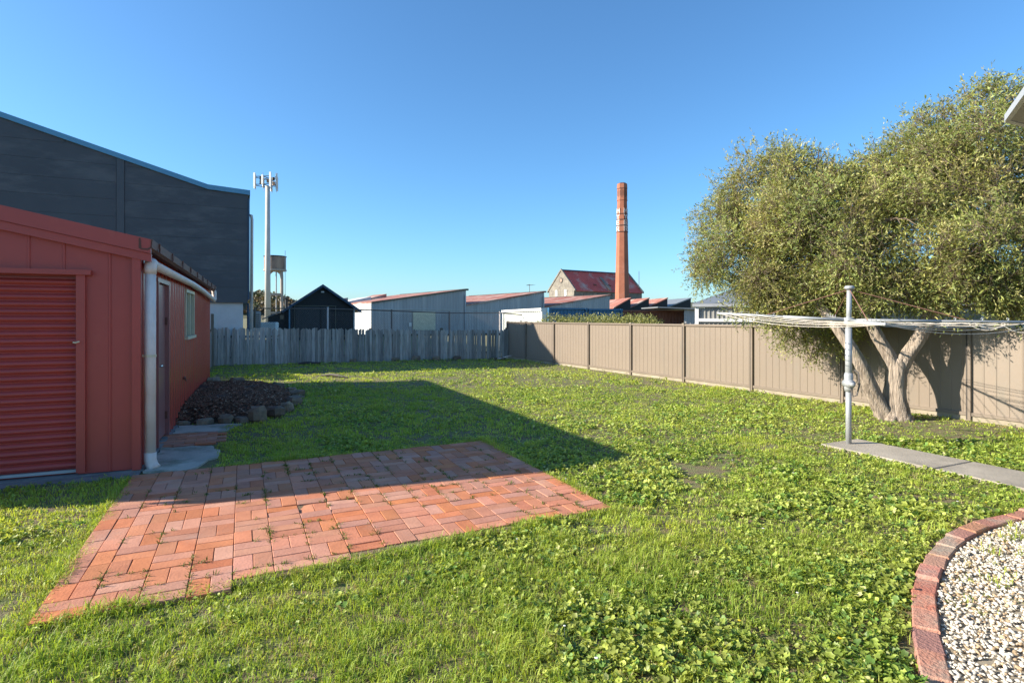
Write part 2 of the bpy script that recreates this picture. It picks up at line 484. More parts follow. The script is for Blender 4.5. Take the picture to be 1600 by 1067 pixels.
# roller door made of curled slats
rd = MB().box(((DX0 + DX1) / 2, 0.09, 1.0), (DX0 - DX1 + .1, 0.012, 2.1)).build('roller_door', m_redslat, shed)
slm = MB()
prof = []
for i in range(9):
    q = i / 8
    prof.append((0.055 - 0.020 * math.sin(math.pi * min(1, q * 1.25)) ** 0.8 if q < .8 else 0.055 + 0.006, q * 0.0735))
poly = [(0, y, z) for y, z in prof] + [(0, 0.075, z) for z in (0.0735, 0)]
slm.extrude([(DX1, y, z) for _, y, z in poly], (DX0 - DX1, 0, 0))
slme = slm.mesh('slat'); slme.materials.append(m_redslat)
for k in range(26):
    o = link(bpy.data.objects.new('slat', slme), rd)
    o.location = (0, 0, 0.085 + k * 0.0735)
MB().box(((DX0 + DX1) / 2, 0.05, 0.058), (DX0 - DX1 - .02, 0.045, 0.028)).build('bottom_rail', m_galv, shed)
MB().box(((DX0 + DX1) / 2 + .3, 0.035, 0.62), (0.05, 0.02, 0.012)).build('door_scuff_clip', m_cream, shed)
MB().tube([(DX0 + .03, -.07, 1.36), (DX0 + .0, -.085, 1.35), (DX0 - .02, -.08, 1.353)], 0.008, 6).build('rope_hook', m_cream, shed)
# personal door
dr = MB().box((-0.02, (DY0 + DY1) / 2, DH / 2 + .02), (0.04, DY1 - DY0 - .06, DH - .06)).build('door', m_doorp, shed)
MB().tube([(0.0, DY0 + .10, 1.0), (0.05, DY0 + .10, 1.0), (0.055, DY0 + .2, 1.0)], 0.011, 6).build('handle', m_chrome, dr)
for z in (.3, 1.55):
    MB().box((0.012, DY1 - .035, z), (0.03, 0.03, 0.10)).build('hinge', m_gutter, dr)
df = MB()
for y in (DY0 + .01, DY1 - .01): df.box((0.012, y, DH / 2 + .02), (0.07, 0.045, DH))
df.box((0.012, (DY0 + DY1) / 2, DH + .025), (0.07, DY1 - DY0 + .1, 0.05))
df.build('door_frame', m_doorp, shed)
# window
wn = MB()
ym = (WY0 + WY1) / 2
for y in (WY0 + .02, ym, WY1 - .02): wn.box((0.018, y, (WZ0 + WZ1) / 2), (0.06, 0.05, WZ1 - WZ0 - .08))
wn.box((0.02, ym, WZ1 - .02), (0.064, WY1 - WY0 + .02, 0.05))
wn = wn.build('window', m_cream, shed)
MB().box((0.03, ym, WZ0 + .01), (0.09, WY1 - WY0 + .04, 0.05)).build('sill', m_cream, wn)
for y in ((WY0 + ym) / 2, (WY1 + ym) / 2):
    MB().box((0.0, y, (WZ0 + WZ1) / 2), (0.008, (WY1 - WY0) / 2 - .05, WZ1 - WZ0 - .1)).build('pane', m_glass, wn)
# gutter and pipe
gt = MB()
zg = SE - .03
gp = [(0.035, zg + .085), (0.035, zg - .02), (0.06, zg - .035), (0.12, zg - .035), (0.150, zg - .01), (0.158, zg + .075), (0.145, zg + .078), (0.138, zg), (0.115, zg - .02), (0.06, zg - .02), (0.05, zg + .085)]
gt.extrude([(x, -0.10, z) for x, z in gp], (0, SL + .2, -0.06))
gutter = gt.build('gutter', m_gutter, shed)
gb_me = MB().box((0, 0, 0), (0.014, 0.02, 0.10)).mesh('gutter_bracket'); gb_me.materials.append(m_gutter)
for k in range(9):
    o = link(bpy.data.objects.new('gutter_bracket', gb_me), gutter)
    o.location = (0.165, 0.3 + k * 0.98, zg + .028 - .006 * k)
PX = 0.115
pr = 0.052
pp = MB().tube([(PX, 0.04, 0.14), (PX, 0.04, 2.10)], pr, 14)
pipe = pp.build('downpipe', m_pvc, shed, True)
MB().tube([(PX, 0.04, 2.06), (PX, 0.04, 2.12), (PX, 0.055, 2.155), (PX, 0.10, 2.175), (PX, 0.16, 2.17)], pr * 1.13, 14).build('pipe_elbow', m_pvc, pipe, True)
MB().tube([(PX, 0.15, 2.17), (PX, 4.0, 2.155), (PX, 5.6, 2.12), (PX, SL + .02, 2.02)], pr * .95, 14).build('pipe_run', m_pvc, pipe, True)
MB().tube([(PX, 0.04, 0.18), (PX, 0.04, 0.10), (PX + .02, 0.03, 0.04), (PX + .05, 0.01, 0.01)], pr * 1.13, 14).build('pipe_shoe', m_pvc, pipe, True)
MB().tube([(PX, SL - .05, 2.02), (PX, SL + .04, 2.04), (PX, SL + .05, 2.20), (0.10, SL + .05, zg - .07)], pr, 10).build('pipe_outlet', m_pvc, pipe, True)
MB().tube([(PX, 0.04, 1.185), (PX, 0.04, 1.21)], pr * 1.12, 14).box((PX - .09, .04, 1.198), (.08, .02, .02)).build('pipe_clip', m_cream, pipe)
MB().tube([(0.0, 3.5, 0.62), (0.06, 3.5, 0.62), (0.07, 3.5, 0.58)], 0.012, 6).tube([(0.05, 3.42, 0.64), (0.05, 3.58, 0.64)], 0.01, 6).build('garden_tap', m_gutter, shed)
MB().box((-SW / 2, SL / 2, 0.012), (SW + .14, SL + .1, 0.024)).build('floor_slab', m_slabside, shed)
MB().box((-SW / 2, -0.14, 0.008), (SW + .1, 0.22, 0.016)).build('door_apron', m_slabside, shed)

# ------------------------------------------------------------------ concrete slabs by the shed door
def slab(name, pts, z, mat, label):
    cx = sum(p[0] for p in pts) / len(pts); cy = sum(p[1] for p in pts) / len(pts)
    out = []
    n = len(pts)
    for i in range(n):
        a, b = Vector(pts[i]), Vector(pts[(i + 1) % n])
        for k in range(5):
            p = a.lerp(b, k / 5)
            j = 0.035 * math.sin(k * 2.1 + i * 5.3)
            q = (p - Vector((cx, cy))).normalized()
            out.append(p + q * j)
    o = MB().prism(out, -0.05, z).build(name, mat)
    tag(o, label, 'slab', kind='structure')
    return o

slab('concrete_pad', [(-0.93, 6.92), (-0.50, 6.80), (-0.22, 7.45), (-0.35, 7.98), (-0.90, 8.10)], 0.022, m_conc, 'cracked grey concrete pad at the shed corner under the white pipe')
slab('concrete_pad', [(-0.88, 9.0), (-0.22, 8.95), (0.0, 9.45), (-0.85, 9.62)], 0.022, m_conc, 'pale concrete pad between the small brick strip and the rocks')

# ------------------------------------------------------------------ brick paving
BL, BW, BH = 0.2318, 0.1146, 0.05
bm_ = MB().box((0, 0, -BH / 2), (BL, BW, BH), bev=0.0032)
brick_me = bm_.mesh('brick'); brick_me.materials.append(m_brick)
PXA, PXB, PYA, PYB = -1.0, 2.77, 3.66, 6.76
patio = MB().prism([(PXA - .01, 3.69), (PXB + .01, 3.69 + (PXB + 1) * .055 + .02), (PXB + .01, PYB + .02), (PXA - .01, PYB + .02)], -.03, .019).build('patio', m_mortar)
tag(patio, 'red clay brick patio laid in basket weave pairs on the lawn', 'patio', kind='structure')
mod = 0.2355
spots = []
ncol = round((PXB - PXA) / mod)
nrow = round((PYB - PYA) / mod) + 1
for i in range(ncol):
    off = (i % 2) * 0.0 + 0.03 * math.sin(i * 1.7)
    for j in range(nrow):
        x = PXA + (i + .5) * mod
        y = PYB - (j + .5) * mod + off * 0.3
        ln_ = 3.70 + (x + 1) * 0.055
        horiz = (i + j) % 2 == 0
        if random.random() < 0.07: horiz = not horiz
        for s_ in (-1, 1):
            if horiz:
                if y + s_ * mod / 4 > ln_ + .02: spots.append((x, y + s_ * mod / 4, 0.0))
            elif y > ln_ + .045: spots.append((x + s_ * mod / 4, y, math.pi / 2))
spots.sort(key=lambda p: p[0] ** 2 + p[1] ** 2)
rest = MB()
for k, (x, y, a) in enumerate(spots):
    z = 0.030 + random.gauss(0, 0.0013) + 0.008 * (float(vnoise(x, y, 0.8)) - .5)
    sunk = ((x - 0.62) / .28) ** 2 + ((y - 5.02) / .22) ** 2
    if sunk < 1 and random.random() < .7: z -= random.choice((0.007, 0.009, 0.004))
    rz = a + random.gauss(0, 0.006)
    rx, ry = random.gauss(0, 0.005), random.gauss(0, 0.004)
    if sunk < 1.6: rx, ry = random.gauss(0, .035), random.gauss(0, .025)
    if k < 300:
        o = link(bpy.data.objects.new('brick', brick_me), patio)
        o.location = (x, y, z); o.rotation_euler = (rx, ry, rz)
    else:
        rest.box((x, y, z - BH / 2), (BL, BW, BH), rz=rz, rx=rx, ry=ry, bev=0.005)
tag(rest.build('far_bricks', m_brick, patio), kind='stuff')
pad2 = MB().box((-0.60, 8.52, -0.012), (0.62, 0.86, 0.03)).build('brick_strip', m_mortar)
tag(pad2, 'small strip of dark red bricks between two concrete pads by the shed door', 'paving', kind='structure')
for i in range(7):
    for j in range(3):
        x = -0.90 + j * 0.235 + (0.115 if i % 2 else 0.0); y = 8.17 + i * 0.117
        if x > -0.3: continue
        o = link(bpy.data.objects.new('brick', brick_me), pad2)
        o.location = (x, y, 0.024 + random.gauss(0, .003)); o.rotation_euler = (random.gauss(0, .02), random.gauss(0, .02), random.gauss(0, .02))

# ------------------------------------------------------------------ concrete path to the clothes line
path = MB()
for y0, y1 in ((3.52, 4.80), (2.72, 3.50), (1.1, 2.70), (-0.6, 1.08)):
    path.box((6.86, (y0 + y1) / 2, -0.02), (0.70, y1 - y0, 0.10), bev=0.008)
path = path.build('path', m_path)
tag(path, 'narrow grey concrete path running to the clothes line post', 'path', kind='structure')

# ------------------------------------------------------------------ taupe steel fence on the right
def fx(y): return 9.44 + (20.2 - y) * 0.0508
FT = 1.425
ff = thing('steel_fence', 'taupe ribbed steel boundary fence with capped posts and pale plinth', 'fence', (0, 0, 0))
fy = [20.42, 18.95] + [17.0 - 2.0 * k for k in range(0, 10)]
for k in range(len(fy) - 1):
    a, b = fy[k], fy[k + 1]
    z0 = 0.10
    A, B = Vector((fx(a), a, z0)), Vector((fx(b), b, z0))
    off = Vector((0.0, 0, 0))
    p = MB().sheet(A + Vector((0, -.03, 0)), B + Vector((0, .03, 0)), Vector((fx(b), b + .03, FT - .02)), Vector((fx(a), a - .03, FT - .02)), 0.157,
                   [(0, 0), (.84, 0), (.87, .006), (.96, .006)], 0.004)
    po = p.build('panel', m_fence, ff)
    po.location.z = random.uniform(-.006, .006)
    MB().span((fx(a) - .004, a - .03, FT - .012), (fx(b) - .004, b + .03, FT - .012), 0.066, 0.045).build('top_rail', m_fpost, ff)
    MB().span((fx(a) - .004, a - .03, 0.105), (fx(b) - .004, b + .03, 0.105), 0.064, 0.05).build('bottom_rail', m_fpost, ff)
    MB().span((fx(a) + .01, a, 0.035), (fx(b) + .01, b, 0.035), 0.05, 0.085).build('plinth', m_plinth, ff)
for y in fy:
    MB().box((fx(y) - .008, y, FT / 2 + .01), (0.085, 0.058, FT + .01)).build('post', m_fpost, ff)
    MB().box((fx(y) - .0485, y + .022, FT / 2 - .01), (0.006, 0.020, FT - .06)).build('post_channel', m_gap, ff)
    MB().box((fx(y) - .008, y, FT + .022), (0.10, 0.075, 0.018), bev=0.006).build('post_cap', m_plinth, ff)

# ------------------------------------------------------------------ weathered paling fence across the back
def py(x): return 21.42 - (x + 0.9) * 0.105
pf = thing('paling_fence', 'weathered grey timber paling fence across the back of the yard', 'fence')
x = -1.05
vb = MB().box((0, 0, 0), (1, 1, 1))
pal_me = []
for k in range(5):
    b = MB()
    cut = 0.03 * (k - 2)
    b.extrude([(-.5, 0, 0), (.5, 0, 0), (.5, 0, 1.0 - max(0, cut)), (-.5, 0, 1.0 + min(0, cut))], (0, 1, 0))
    me = b.mesh('paling'); me.materials.append(m_paling); pal_me.append(me)
while x < 9.35:
    wd = random.choice((.075, .085, .095, .105, .09, .10))
    hgt = 1.26 - 0.125 * min(1, max(0, (x - .5) / 6)) + random.gauss(0, .010)
    gap = random.choice((.003, .004, .006, .010))
    if any(abs(x - q) < .06 for q in (8.42, 8.98)): gap = 0.035
    o = link(bpy.data.objects.new('paling', random.choice(pal_me)), pf)
    o.location = (x + wd / 2, py(x) - .02 + random.uniform(-.012, .012), -0.02)
    o.scale = (wd, 0.016, hgt + .02)
    o.rotation_euler = (random.gauss(0, .012), random.gauss(0, .010) + (.03 if random.random() < .05 else 0), R(-6) + random.gauss(0, .03))
    x += wd + gap
for z in (0.25, 0.95):
    MB().span((-1.05, py(-1.05) + .045, z), (9.4, py(9.4) + .045, z), .05, .08).build('rail', m_dwood, pf)
for k in range(5):
    xx = -1.0 + k * 2.6
    MB().box((xx, py(xx) + .12, .6), (.1, .09, 1.2)).build('post', m_dwood, pf)
MB().tube([(-0.93, py(-.93) - .03, 0), (-0.92, py(-.93) - .03, 1.72)], 0.045, 8).build('tall_post', m_dwood, pf)

# the short return fence from the paling corner to the shed
rfn = thing('return_fence', 'short run of old palings between the shed and the back fence', 'fence')
y = 16.4
while y < 21.2:
    wd = random.choice((.1, .12, .11))
    o = link(bpy.data.objects.new('paling', random.choice(pal_me)), rfn)
    o.location = (-0.93 + random.uniform(-.01, .01), y, -.02); o.scale = (wd, .016, 1.14 + random.gauss(0, .02))
    o.rotation_euler = (0, random.gauss(0, .02), R(90))
    y += wd + .01
MB().box((-0.86, 16.32, .56), (.12, .12, 1.14)).build('post', m_dwood, rfn)
MB().span((-0.98, 16.3, .9), (-0.98, 21.2, .9), .05, .08).build('rail', m_dwood, rfn)

# ------------------------------------------------------------------ chain wire fence behind the palings
cf = thing('chain_wire_fence', 'tall chain wire fence with dark top rail behind the palings', 'fence')
us = ((398, 20.9, 1.93), (512, 21.6, 1.93), (612, 22.6, 1.86), (702, 23.8, 1.78), (781, 25.2, 1.80), (850, 26.7, 1.62))
cp = [V((u - 800) / 893 * d, d, z) for u, d, z in us]
for k, p in enumerate(cp):
    MB().tube([(p.x, p.y, 0), (p.x, p.y, p.z + .06)], .032, 8).build('post', (m_dwood, m_galv, m_wire, m_wire, m_pvc, m_wire)[k], cf)
tr = MB(); wm = MB()
for a, b in zip(cp[:-1], cp[1:]):
    tr.tube([a, b], .022, 6)
    L = (b - a).length
    d = (b - a) / L
    hh = min(a.z, b.z) - .05
    stp = .085
    n = int((L + hh) / stp)
    for sgn in (1, -1):
        for i in range(n):
            s0 = i * stp - (hh if sgn > 0 else 0)
            s1 = s0 + sgn * hh if sgn > 0 else s0 - hh
            z0, z1 = 0.9, hh
            # clip both ends to the bay, and to what stands above the palings
            f0, f1 = 0.0, 1.0
            pts = []
            for f in (0.45, 1.0):
                pts.append((s0 + (s1 - s0) * f, hh * f))
            (sa, za), (sb, zb) = pts
            if sa > sb: (sa, za), (sb, zb) = (sb, zb), (sa, za)
            if sb <= 0 or sa >= L: continue
            if sa < 0: za += (zb - za) * (0 - sa) / (sb - sa); sa = 0
            if sb > L: zb = za + (zb - za) * (L - sa) / (sb - sa); sb = L
            pa = Vector((a.x + d.x * sa, a.y + d.y * sa, za)); pb = Vector((a.x + d.x * sb, a.y + d.y * sb, zb))
            if (pa - pb).length > .05: wm.tube([pa, pb], .003, 3, cap=False)
tr.build('top_rail', m_wire, cf)
tag(wm.build('wire_mesh', m_wire, cf), kind='stuff')

# ------------------------------------------------------------------ big charcoal building behind the fence
BX, BY, BZW = 0.10, 21.52, 2.15
big = thing('charcoal_warehouse', 'large charcoal warehouse with blue barge and stained white base', 'warehouse', (BX, BY, 0))
def gz(x):      # gable line over own x (0 at the corner, negative to the left)
    if x > -1.15: return 5.84 - x * 0.06
    if x > -7.6: return 5.91 + (-x - 1.15) * 0.298
    return 5.91 + 6.45 * .298 - (-x - 7.6) * 0.298
MB().box((-7.6, 12, BZW / 2), (15.0, 23.8, BZW)).build('base_wall', m_whitew, big)
core = MB()
xs = [0.05, -1.15, -7.6, -15.25]
core.extrude([(x_, 0.012, BZW - .02) for x_ in (xs[0], xs[-1])] + [(x_, .012, gz(x_) - .05) for x_ in xs[::-1]], (0, 24, 0))
core.build('cladding_core', m_navy, big)
ph = 0.535
bays = [(0.04, -3.48), (-3.70, -7.2), (-7.42, -11.0), (-11.2, -15.2)]
for (xa, xb) in bays:
    z = BZW - .06
    while z < 8.2:
        za, zb = z + .004, z + ph - .004
        n = 8
        top = [(xa + (xb - xa) * i / n) for i in range(n + 1)]
        pts = [(q, min(zb, gz(q) - .04)) for q in top]
        if max(p[1] for p in pts) <= za + .03: break
        if min(p[1] for p in pts) <= za:
            pts = [p for p in pts if p[1] > za + .001]
            if len(pts) < 2: break
        poly = [(pts[0][0], -0.0, za), (pts[-1][0], -0.0, za)] + [(q, 0, zz) for q, zz in pts[::-1]]
        MB().extrude(poly, (0, 0.06, 0)).build('cladding_panel', m_navy, big)
        z += ph
for xm in (-3.59, -7.31, -11.1):
    MB().box((xm, 0.02, (BZW + gz(xm)) / 2 - .05), (.20, .09, gz(xm) - BZW)).build('pilaster', m_navyr, big)
bg_ = MB()
for xa, xb in ((0.12, -1.15), (-1.15, -7.6), (-7.6, -15.3)):
    a, b = Vector((xa, -.06, gz(xa))), Vector((xb, -.06, gz(xb)))
    dz = Vector((0, 0, .16))
    bg_.extrude([a - dz * .35, b - dz * .35, b + dz * .65, a + dz * .65], (0, .16, 0))
bg_.build('barge', m_bluecap, big)
rr = MB()
for xa, xb in ((0.12, -1.15), (-1.15, -7.6), (-7.6, -15.3)):
    rr.extrude([(xa, .1, gz(xa)), (xb, .1, gz(xb)), (xb, .1, gz(xb) + .06), (xa, .1, gz(xa) + .06)], (0, 24, 0))
rr.build('roof', m_roofgrey, big)
MB().box((0.075, 0.03, (5.7 + BZW) / 2), (.06, .10, 5.6 - BZW)).build('corner_flashing', m_bluetrim, big)
MB().tube([(.02, 1.2, 5.2), (.10, 1.2, 5.30), (.17, 1.2, 5.28), (.19, 1.2, 5.15), (.17, 1.2, 0.3)], .055, 10).build('downpipe', m_pvc, big, True)
MB().tube([(.06, .45, 2.1), (.06, .45, .1)], .04, 8).build('base_pipe', m_bluetrim, big)
ac = MB().box((.30, 2.0, 1.45), (.40, .8, .75), bev=.02).build('air_conditioner', m_galv, big)
sl_ = MB()
for k in range(8): sl_.box((.30, 1.59, 1.17 + k * .075), (.32, .02, .02))
sl_.build('grille', m_gap, ac)

# ------------------------------------------------------------------ pieces of the far side
def frame_of(r, d):
    return V(r, d)

def E(r, d, z, ang):
    """site frame turned so that local x runs right-and-away"""
    p = V(r, d, z)
    return p, R(-YAW) + ang

# black weatherboard hut
HD = 40.0
hut = thing('black_hut', 'black weatherboard hut with dark garage doors and side lean-to', 'hut', V(-15.6, HD), R(-2))
pxm = HD / 893.0
hw, he, hr_ = 4.45, 2.28, 3.82
MB().extrude([(0, .06, 0), (hw, .06, 0), (hw, .06, he), (hw / 2, .06, hr_ - .05), (0, .06, he)], (0, 7, 0)).build('core', m_dark, hut)
z = 0.05
while z < hr_ - .1:
    zc = z + .15
    if z < he: x0, x1 = 0.0, hw
    else:
        q = (z + .16 - he) / (hr_ - he) * hw / 2
        x0, x1 = q, hw - q
    if x1 - x0 > .1:
        MB().box(((x0 + x1) / 2, .03, zc - .0), (x1 - x0, .03, .178), rx=R(5)).build('weatherboard', m_dark, hut)
    z += .185
for sgn in (0, 1):
    a = Vector((-.45, -.35, he - .30)) if sgn == 0 else Vector((hw + .45, -.35, he - .30))
    b = Vector((hw / 2, -.35, hr_ + .02))
    MB().extrude([a, b, b + Vector((0, 0, .10)), a + Vector((0, 0, .10))], (0, 7.8, 0)).build('roof', m_roofgrey, hut)
    MB().extrude([a + Vector((0, -.03, -.07)), b + Vector((0, -.03, -.07)), b + Vector((0, -.03, .12)), a + Vector((0, -.03, .12))], (0, .028, 0)).build('barge', m_bluetrim, hut)
for xx in (.02, hw - .02):
    MB().box((xx, -.01, he / 2), (.09, .09, he)).build('corner_board', m_bluecap if xx < 1 else m_white, hut)
MB().box((1.22, -.02, 1.18), (1.62, .06, 2.36)).build('garage_door', m_darkd, hut)
MB().box((2.46, -.02, 1.18), (.62, .06, 2.36)).build('garage_door', m_darkd, hut)
for xx in (.36, 3.12): MB().box((xx, -.03, 1.2), (.05, .06, 2.4)).build('door_trim', m_dwood, hut)
MB().box((1.75, -.03, 2.42), (2.85, .06, .06)).build('door_head', m_dwood, hut)
MB().box((hw / 2, -.10, 3.42), (.20, .12, .10), bev=.02).build('flood_light', m_white, hut)
MB().extrude([(-1.35, .8, 0), (-.0, .8, 0), (-.0, .8, he - .12), (-1.35, .8, 1.62)], (0, 5, 0)).build('lean_to', m_dark, hut)
MB().extrude([(-1.75, .4, 1.42), (-.0, .4, he - .05), (-.0, .4, he + .03), (-1.75, .4, 1.5)], (0, 5.6, 0)).build('lean_to_roof', m_roofgrey, hut)
wf = MB().box((-.45, .77, 1.62), (.30, .05, .36)).build('window', m_dwood, hut)
MB().box((-.45, .735, 1.62), (.22, .02, .28)).build('pane', m_glass, wf)
MB().tube([(-.1, 2.5, 2.2), (-.1, 2.5, 2.95)], .09, 8).box((-.1, 2.5, 2.97), (.26, .26, .05)).build('flue', m_dark, hut)
cab = MB().box(V(-15.3, 36.0, .8), (1.0, .5, 1.0), rz=R(-YAW), bev=.03).build('meter_cabinet', m_white)
tag(cab, 'small pale cabinet standing against the hut lean-to', 'cabinet')

# telephone monopole
mp_ = thing('phone_mast', 'tall pale monopole with panel antennas at its head', 'mast', V(-34.2, 80.0))
MB().tube([(0, 0, 0), (0, 0, 10), (0, 0, 20.0)], [.40, .355, .295], 16).build('pole', m_pole, mp_, True)
MB().tube([(0, 0, 7.6), (0, 0, 7.66)], .40, 16).build('joint_ring', m_galvold, mp_)
for a0 in (0.35, 0.35 + 2.09, 0.35 + 4.19):
    ca, sa = math.cos(a0 - R(YAW)), math.sin(a0 - R(YAW))
    P = lambda rr_, tt, z_: (rr_ * ca - tt * sa, rr_ * sa + tt * ca, z_)
    for zz in (20.0, 21.1):
        MB().tube([P(1.05, -1.2, zz), P(1.05, 1.2, zz)], .05, 6).tube([P(0, 0, zz), P(1.05, 0, zz)], .05, 6).build('head_frame', m_gap, mp_)
    for tt in (-1.2, 0.0, 1.2):
        MB().box(P(1.25, tt, 20.6), (.14, .26, 2.0 if tt else 1.3), rz=a0 - R(YAW), bev=.03).build('antenna_panel', m_white, mp_)
        MB().tube([P(1.1, tt, 19.4), P(1.1, tt, 21.6)], .04, 6).build('mount_pipe', m_galv, mp_)
    MB().box(P(.75, .55, 20.5), (.3, .35, .5), rz=a0).build('radio_unit', m_tank, mp_)
    MB().box(P(.75, -.55, 20.9), (.3, .3, .45), rz=a0).build('radio_unit', m_gap, mp_)

# concrete water tower
wt = thing('water_tower', 'stained round concrete water tank on tall legs', 'water tower', V(-45.6, 110.0), R(-YAW + 22.6))
MB().tube([(0, 0, 10.75), (0, 0, 13.25)], 1.98, 28).build('tank', m_tank, wt)
MB().tube([(0, 0, 13.2), (0, 0, 13.38)], 2.08, 28).build('tank_rim', m_dark, wt)
MB().tube([(0, 0, 10.5), (0, 0, 10.8)], 2.08, 28).build('tank_base', m_tconc, wt)
for sx in (-1, 1):
    for sy in (-1, 1):
        x_, y_ = sx * 1.2, sy * 1.2
        MB().tube([(x_, y_, 0), (x_, y_, 9.4), (x_ * .93, y_ * .93, 10.1), (x_ * .72, y_ * .72, 10.6)], [.30, .27, .33, .55], 8).build('leg', m_tconc, wt)
for z_ in (6.0, 2.5):
    bm2 = MB()
    for sgn in (-1, 1):
        bm2.span((-1.2, sgn * 1.2, z_), (1.2, sgn * 1.2, z_), .3, .4).span((sgn * 1.2, -1.2, z_ - .003), (sgn * 1.2, 1.2, z_ - .003), .3, .4)
    bm2.build('cross_beam', m_tconc, wt)
MB().tube([(0.2, -.2, 0), (0.2, -.2, 10.6)], .12, 8).build('riser_pipe', m_galvold, wt)
ld = MB()
for q in (.0, .4): ld.tube([(1.75 + q * .2, -1.5 + q, 3), (1.75 + q * .2, -1.5 + q, 14.4)], .03, 4)
for k in range(20): ld.tube([(1.75, -1.5, 3.3 + k * .55), (1.83, -1.1, 3.3 + k * .55)], .025, 4)
ld.build('ladder', m_galv, wt)

# saw-tooth factory in old corrugated iron
D0 = 50.0
e1 = Vector((0.828, 0.561)); e2 = Vector((-0.561, 0.828))
FO = V(-.2464 * D0, D0)
fang = math.atan2(.561, .828) - R(YAW)
fac = thing('sawtooth_factory', 'long grey corrugated iron factory with rusty saw-tooth roof', 'factory', FO, fang)
W = 0.19 * D0
lows = (2.86, 2.75, 2.70, 2.62)
peaks = (4.27, 4.30, 4.16, 4.1)
for k in range(3):
    x0, x1 = k * W, (k + 1) * W
    MB().sheet((x0 + .003, 0, 0), (x1, 0, 0), (x1, 0, peaks[k]), (x0 + .003, 0, lows[k]), .3, SINE, .05).build('end_wall', m_galvold, fac)
    MB().extrude([(x0, .1, lows[k] - .02), (x1 + .1, .1, peaks[k] - .02), (x1 + .1, .1, peaks[k] + .08), (x0, .1, lows[k] + .08)], (0, 17 + 3 * k, 0)).build('roof', m_rustroof, fac)
    MB().box((x1 - .02, 8, (peaks[k] + 2.4) / 2), (.08, 15.8, peaks[k] - 2.4)).build('saw_tooth_face', m_galvold, fac)
    MB().span((x0, -.07, lows[k] + .04), (x1 + .1, -.07, peaks[k] + .04), .12, .14).build('barge', m_dwood if k == 0 else m_rustroof, fac)
    MB().box((x1 + .12, 8, peaks[k] + .03), (.35, 16, .16)).build('ridge_cap', m_dark, fac)
    for zz in (2.35,):
        MB().box(((x0 + x1) / 2, -.06, zz), (W - .2, .03, .05)).build('wall_seam', m_galv, fac)
MB().sheet((0, 16, 0), (0, .003, 0), (0, .003, 2.84), (0, 16, 2.84), .3, SINE, .05).build('side_wall', m_whitew, fac)
MB().box((5.05, -.06, 1.30), (2.25, .08, 1.75)).build('cream_panel', m_cream, fac)
MB().box((3.65, -.06, .95), (.26, .05, .34)).build('wall_notice', m_white, fac)
for k in (0, 1):
    MB().tube([(W * (k + 1) - .12, -.1, .1), (W * (k + 1) - .12, -.1, peaks[k] - .5)], .07, 6).build('wall_pipe', m_galv, fac)
for k, (xa, xb, dd, zb) in enumerate(((-1.9, .4, 7.5, 3.55), (.9, 3.3, 9.0, 3.75), (3.6, 5.6, 10.5, 4.15))):
    # little saw-tooth roofs standing further back
    MB().extrude([(xa, dd, 2.0), (xb, dd, 2.0), (xb, dd, zb), (xa, dd, zb - .55)], (0, 4, 0)).build('rear_roof', (m_roofgrey, m_whitew, m_rustroof)[k], fac)

aer = thing('roof_aerial', 'thin television aerial above the grey corrugated factory roof', 'aerial', V(1.9, 62.0))
MB().tube([(0, 0, 3), (0, 0, 5.2)], .03, 5).build('mast', m_wire, aer)
ab = MB()
for k in range(5): ab.span((-.45 + .07 * k, -.5 + .25 * k, 5.1), (.45 - .07 * k, -.5 + .25 * k, 5.1), .02, .02)
ab.span((0, -.6, 5.1), (0, .6, 5.1), .03, .03).build('elements', m_wire, aer)

# white container panel
def container(name, a, b, z1, mat, label, depth=2.2, trim=None):
    """box container with ribbed long side from a to b (site frame), seen from the yard"""
    a, b = Vector(a), Vector(b)
    L = (b - a).length
    t = thing(name, label, 'container', (a.x, a.y, 0), math.atan2(b.y - a.y, b.x - a.x))
    MB().sheet((.12, 0, .15), (L - .12, 0, .15), (L - .12, 0, z1 - .12), (.12, 0, z1 - .12), .28, [(0, 0), (.3, 0), (.45, -.045), (.75, -.045), (.9, 0)], .06).build('ribbed_side', mat, t)
    MB().box((L / 2, depth / 2 + .06, z1 / 2), (L - .06, depth, z1 - .04)).build('body', mat, t)
    fr = trim or mat
    for xx in (.06, L - .06): MB().box((xx, .0, z1 / 2), (.13, .16, z1)).build('corner_post', fr, t)
    MB().box((L / 2, .0, z1 - .05), (L - .26, .14, .11)).build('top_rail', fr, t)
    MB().box((L / 2, .0, .08), (L - .26, .14, .12)).build('bottom_rail', fr, t)
    for xx in (.09, L - .09): MB().box((xx, -.02, z1 - .06), (.2, .2, .13)).build('corner_casting', fr, t)
    return t

wc = container('white_panel_wall', V(-.42, 29.5), V(1.26, 22.6), 1.97, m_cwhite, 'white steel panel wall with rust along its top rail', depth=.10, trim=m_white)
wc['category'] = 'wall'
MB().tube([(1.9, -.03, .9), (2.4, -.03, 1.25), (3.0, -.03, 1.4), (3.6, -.03, 1.42)], .06, 6).build('painted_stroke', m_white, wc)
container('blue_container', V(2.35, 37.0), V(5.0, 38.2), 2.22, m_cblue, 'blue shipping container next to the white panel wall')
container('blue_container', V(5.1, 38.2), V(7.55, 39.3), 2.18, m_cblue, 'blue shipping container next to the rust red one', trim=m_cblue)
container('rust_container', V(7.6, 39.4), V(12.6, 41.6), 2.1, m_crust, 'rust red shipping container behind the clipped hedge')

